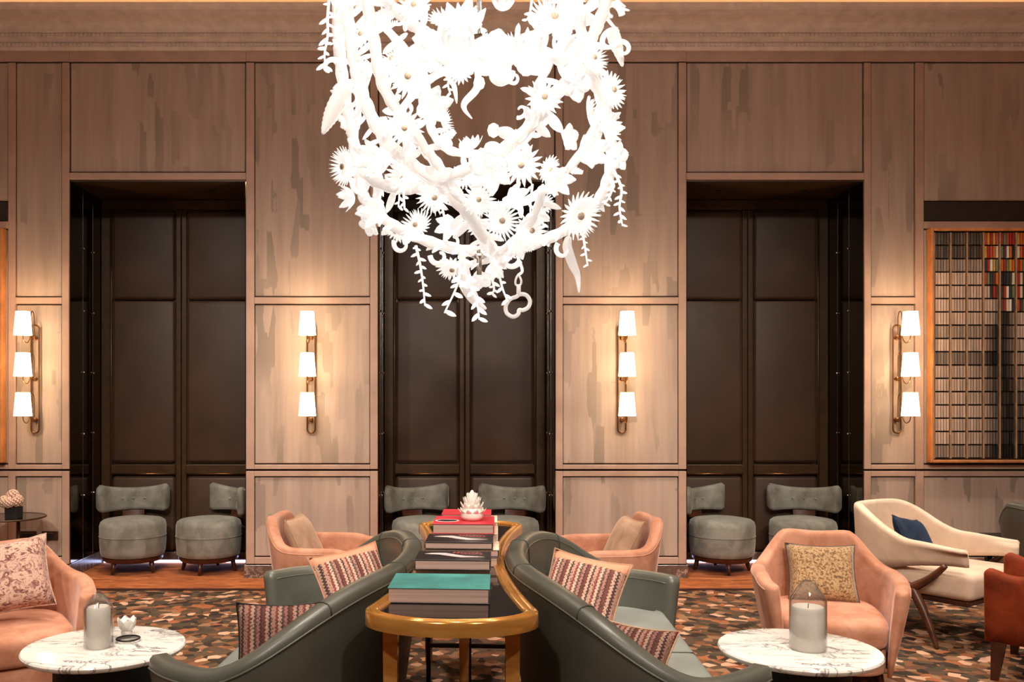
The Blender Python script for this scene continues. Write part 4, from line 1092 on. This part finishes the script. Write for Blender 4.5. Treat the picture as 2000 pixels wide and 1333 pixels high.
# scrolls (px, py, side, size px, roll, facing)
for px, py, sd, s, roll, fl in ((668,140,-1,34,.3,1),(690,175,-1,30,2.0,-1),(808,80,-1,34,1.2,1),(960,140,-1,30,3.4,1),(1000,140,-1,34,3.0,-1),(1215,30,-1,34,0,1),(1205,60,-1,34,-1,1),
        (690,350,-1,30,3.8,1),(770,470,-1,30,3.6,1),(840,500,-1,32,3.2,1),(1150,440,-1,36,-.3,1),(1165,400,-1,40,-.6,1),(1090,475,-1,30,4,1),(1015,510,-1,34,3.4,-1),(990,150,1,30,3,1),
        (670,250,-1,30,.5,1),(680,275,-1,26,1,-1),(1010,230,1,28,2,1),(1185,345,-1,26,-2,1),(760,160,-1,28,1,1),(1195,95,-1,30,.2,-1),(870,470,-1,26,3,1),(1050,395,1,24,3,-1),(690,5,-1,30,1,1)):
    p = on_ball(px, py, sd, 1.04)
    o = element('scroll', 'glass_scroll', p, Vector((0,0,1)), s/PXM, 0)
    o.matrix_local = Matrix.Translation(p) @ Matrix.Rotation(rc.uniform(-.5,.5), 4, 'Z') @ Matrix.Rotation(roll, 4, 'Y') @ Matrix.Diagonal((fl*s/PXM, s/PXM, s/PXM, 1))
# pods
def pod(pts, side, rpx, ribs=0):
    D0 = [on_ball(a, b, side, 1.04) for a, b in pts[:1]][0]
    dep = D0.y+DC
    q = spline([P(a, b, dep)-CC for a, b in pts], 6); m = len(q)
    prof = lambda s: (math.sin(PI*min(1, .08+.9*s**.75))**.8)
    o = mesh_obj('glass_pod', tube(q, [max(.003, rpx/PXM*prof(i/(m-1))*(1+.10*ribs*math.sin(i*3.1))) for i in range(m)], 10), 'chandelier_tube_glass', ch, True)
pod([(682,158),(668,185),(652,215),(640,240),(630,262)], -1, 16, 1)
pod([(1112,462),(1108,482),(1118,515),(1128,540),(1131,572)], -1, 10)
pod([(928,128),(934,150),(930,175),(908,200),(908,215),(922,232)], 1, 9)
pod([(1196,55),(1200,75),(1208,100),(1216,130)], -1, 12, 1)
pod([(905,505),(905,535),(915,565),(930,590),(950,604)], -1, 14)
pod([(878,155),(886,165),(890,185),(892,202)], 1, 6)
# hanging sprigs with leaves
def sprig(pts, side, n, lpx, rr=1.03):
    dep = on_ball(*pts[0], side, rr).y+DC
    q = spline([P(a, b, dep)-CC for a, b in pts], 8); m = len(q)
    s = mesh_obj('glass_sprig', tube(q, [.007*(1-.5*i/m) for i in range(m)], 6), 'chandelier_glass', ch, True)
    for k in range(n):
        f = (k+.6)/n; i = min(m-2, int(f*(m-1))); T = (q[i+1]-q[i]).normalized()
        sd = 1 if k % 2 else -1
        d = (Vector((sd*.75, rc.uniform(-.6,.6), 0))+T*rc.uniform(.3,.9)).normalized()
        z = Vector((0,-1,.2)); z = (z-d*z.dot(d)).normalized(); y = z.cross(d)
        L = lpx/PXM*rc.uniform(.75, 1.2)
        o = bpy.data.objects.new('glass_leaf', MESH['leaf']); COL.objects.link(o); o.parent = s
        o.matrix_local = Matrix.Translation(q[i]) @ Matrix((d, y, z)).transposed().to_4x4() @ Matrix.Diagonal((L, L, L, 1))
for a in (([(646,-30),(640,30),(640,70),(634,105),(636,132)],-1,16,17), ([(792,325),(788,365),(790,410)],-1,8,13), ([(812,480),(820,515),(826,555),(830,598)],-1,14,14),
          ([(900,480),(898,530),(892,560),(868,612)],-1,10,20), ([(905,490),(912,545),(930,585),(936,625)],-1,12,20), ([(962,500),(974,535),(982,565),(992,590)],-1,7,14),
          ([(1192,345),(1196,365),(1190,385),(1180,400)],-1,8,11), ([(1200,335),(1214,370),(1210,405),(1216,442)],-1,14,12), ([(1060,360),(1064,400),(1060,440)],1,8,18),
          ([(1040,360),(1036,410),(1040,460)],1,8,16), ([(862,400),(868,430),(866,475)],1,9,12), ([(1138,455),(1142,480),(1148,520)],-1,9,10), ([(960,540),(965,565),(960,575)],-1,6,14),
          ([(745,360),(742,390),(735,430)],1,7,13), ([(1040,-10),(1035,25),(1028,40)],1,5,16), ([(775,330),(780,370),(778,405)],1,8,14), ([(880,150),(875,165),(880,185)],1,5,14)):
    sprig(*a)
# heart pendant with its link
dep = on_ball(1010, 500, -1, 1.02).y+DC
def hp(a, b): return P(a, b, dep)-CC
pend = mesh_obj('heart_pendant', tube(spline([hp(a, b) for a, b in ((1008,580),(996,585),(988,598),(990,612),(1002,619),(1012,614),(1014,606),(1022,606),(1032,600),(1035,588),(1028,577),(1016,575))], 6, True), .0095, 8, ring=True), 'chandelier_tube_glass', ch, True)
mesh_obj('pendant_stem', tube([hp(1013,578), hp(1013,556)], .010, 8), 'chandelier_tube_glass', pend, True)
mesh_obj('pendant_link', tube(spline([hp(a, b) for a, b in ((1012,538),(1007,548),(1008,557),(1016,557),(1018,548))], 5, True), .005, 6, ring=True), 'chandelier_tube_glass', pend, True)
mesh_obj('pendant_hook', tube(spline([hp(a, b) for a, b in ((1012,538),(1020,530),(1016,514),(1010,500))], 5), .007, 6), 'chandelier_glass', pend, True)
# metal stem, hubs, canopy, lamps
TOPZ = CEIL-CC.z
mesh_obj('stem_rod', tube([(0,0,-.78), (0,0,-.33)], .012, 10), 'steel', ch, True)
mesh_obj('stem_rod', tube([(0,0,.24), (0,0,TOPZ)], .012, 10), 'steel', ch, True)
mesh_obj('hub', xf(lathe([(.012,-.03),(.045,-.03),(.05,0),(.045,.03),(.012,.03)], 20), Matrix.Translation((0,0,.28))), 'steel', ch, True)
mesh_obj('hub', xf(lathe([(.008,-.05),(.012,-.045),(.012,-.01),(.04,.0),(.012,.02)], 20), Matrix.Translation((0,0,-.70))), 'steel', ch, True)
mesh_obj('ceiling_canopy', xf(lathe([(.012,-.06),(.10,-.05),(.14,-.01),(.14,0),(.02,0)], 28), Matrix.Translation((0,0,TOPZ))), 'steel', ch, True)
for k, (x, y, z) in enumerate(((.25,0,.25),(-.25,.1,.25),(0,.28,-.25),(.05,-.28,-.2),(0,0,-.45),(0,0,.1))):
    b = mesh_obj('lamp_bulb', xf(lathe([(.004,-.03),(.02,-.02),(.026,0),(.02,.02),(.004,.03)], 12), Matrix.Translation((x,y,z))), 'downlight_lens', ch, True)
    light('chandelier_lamp', 'POINT', (x, y, z), 5, (1.0, .93, .84), .06, (0,0,0), ch)
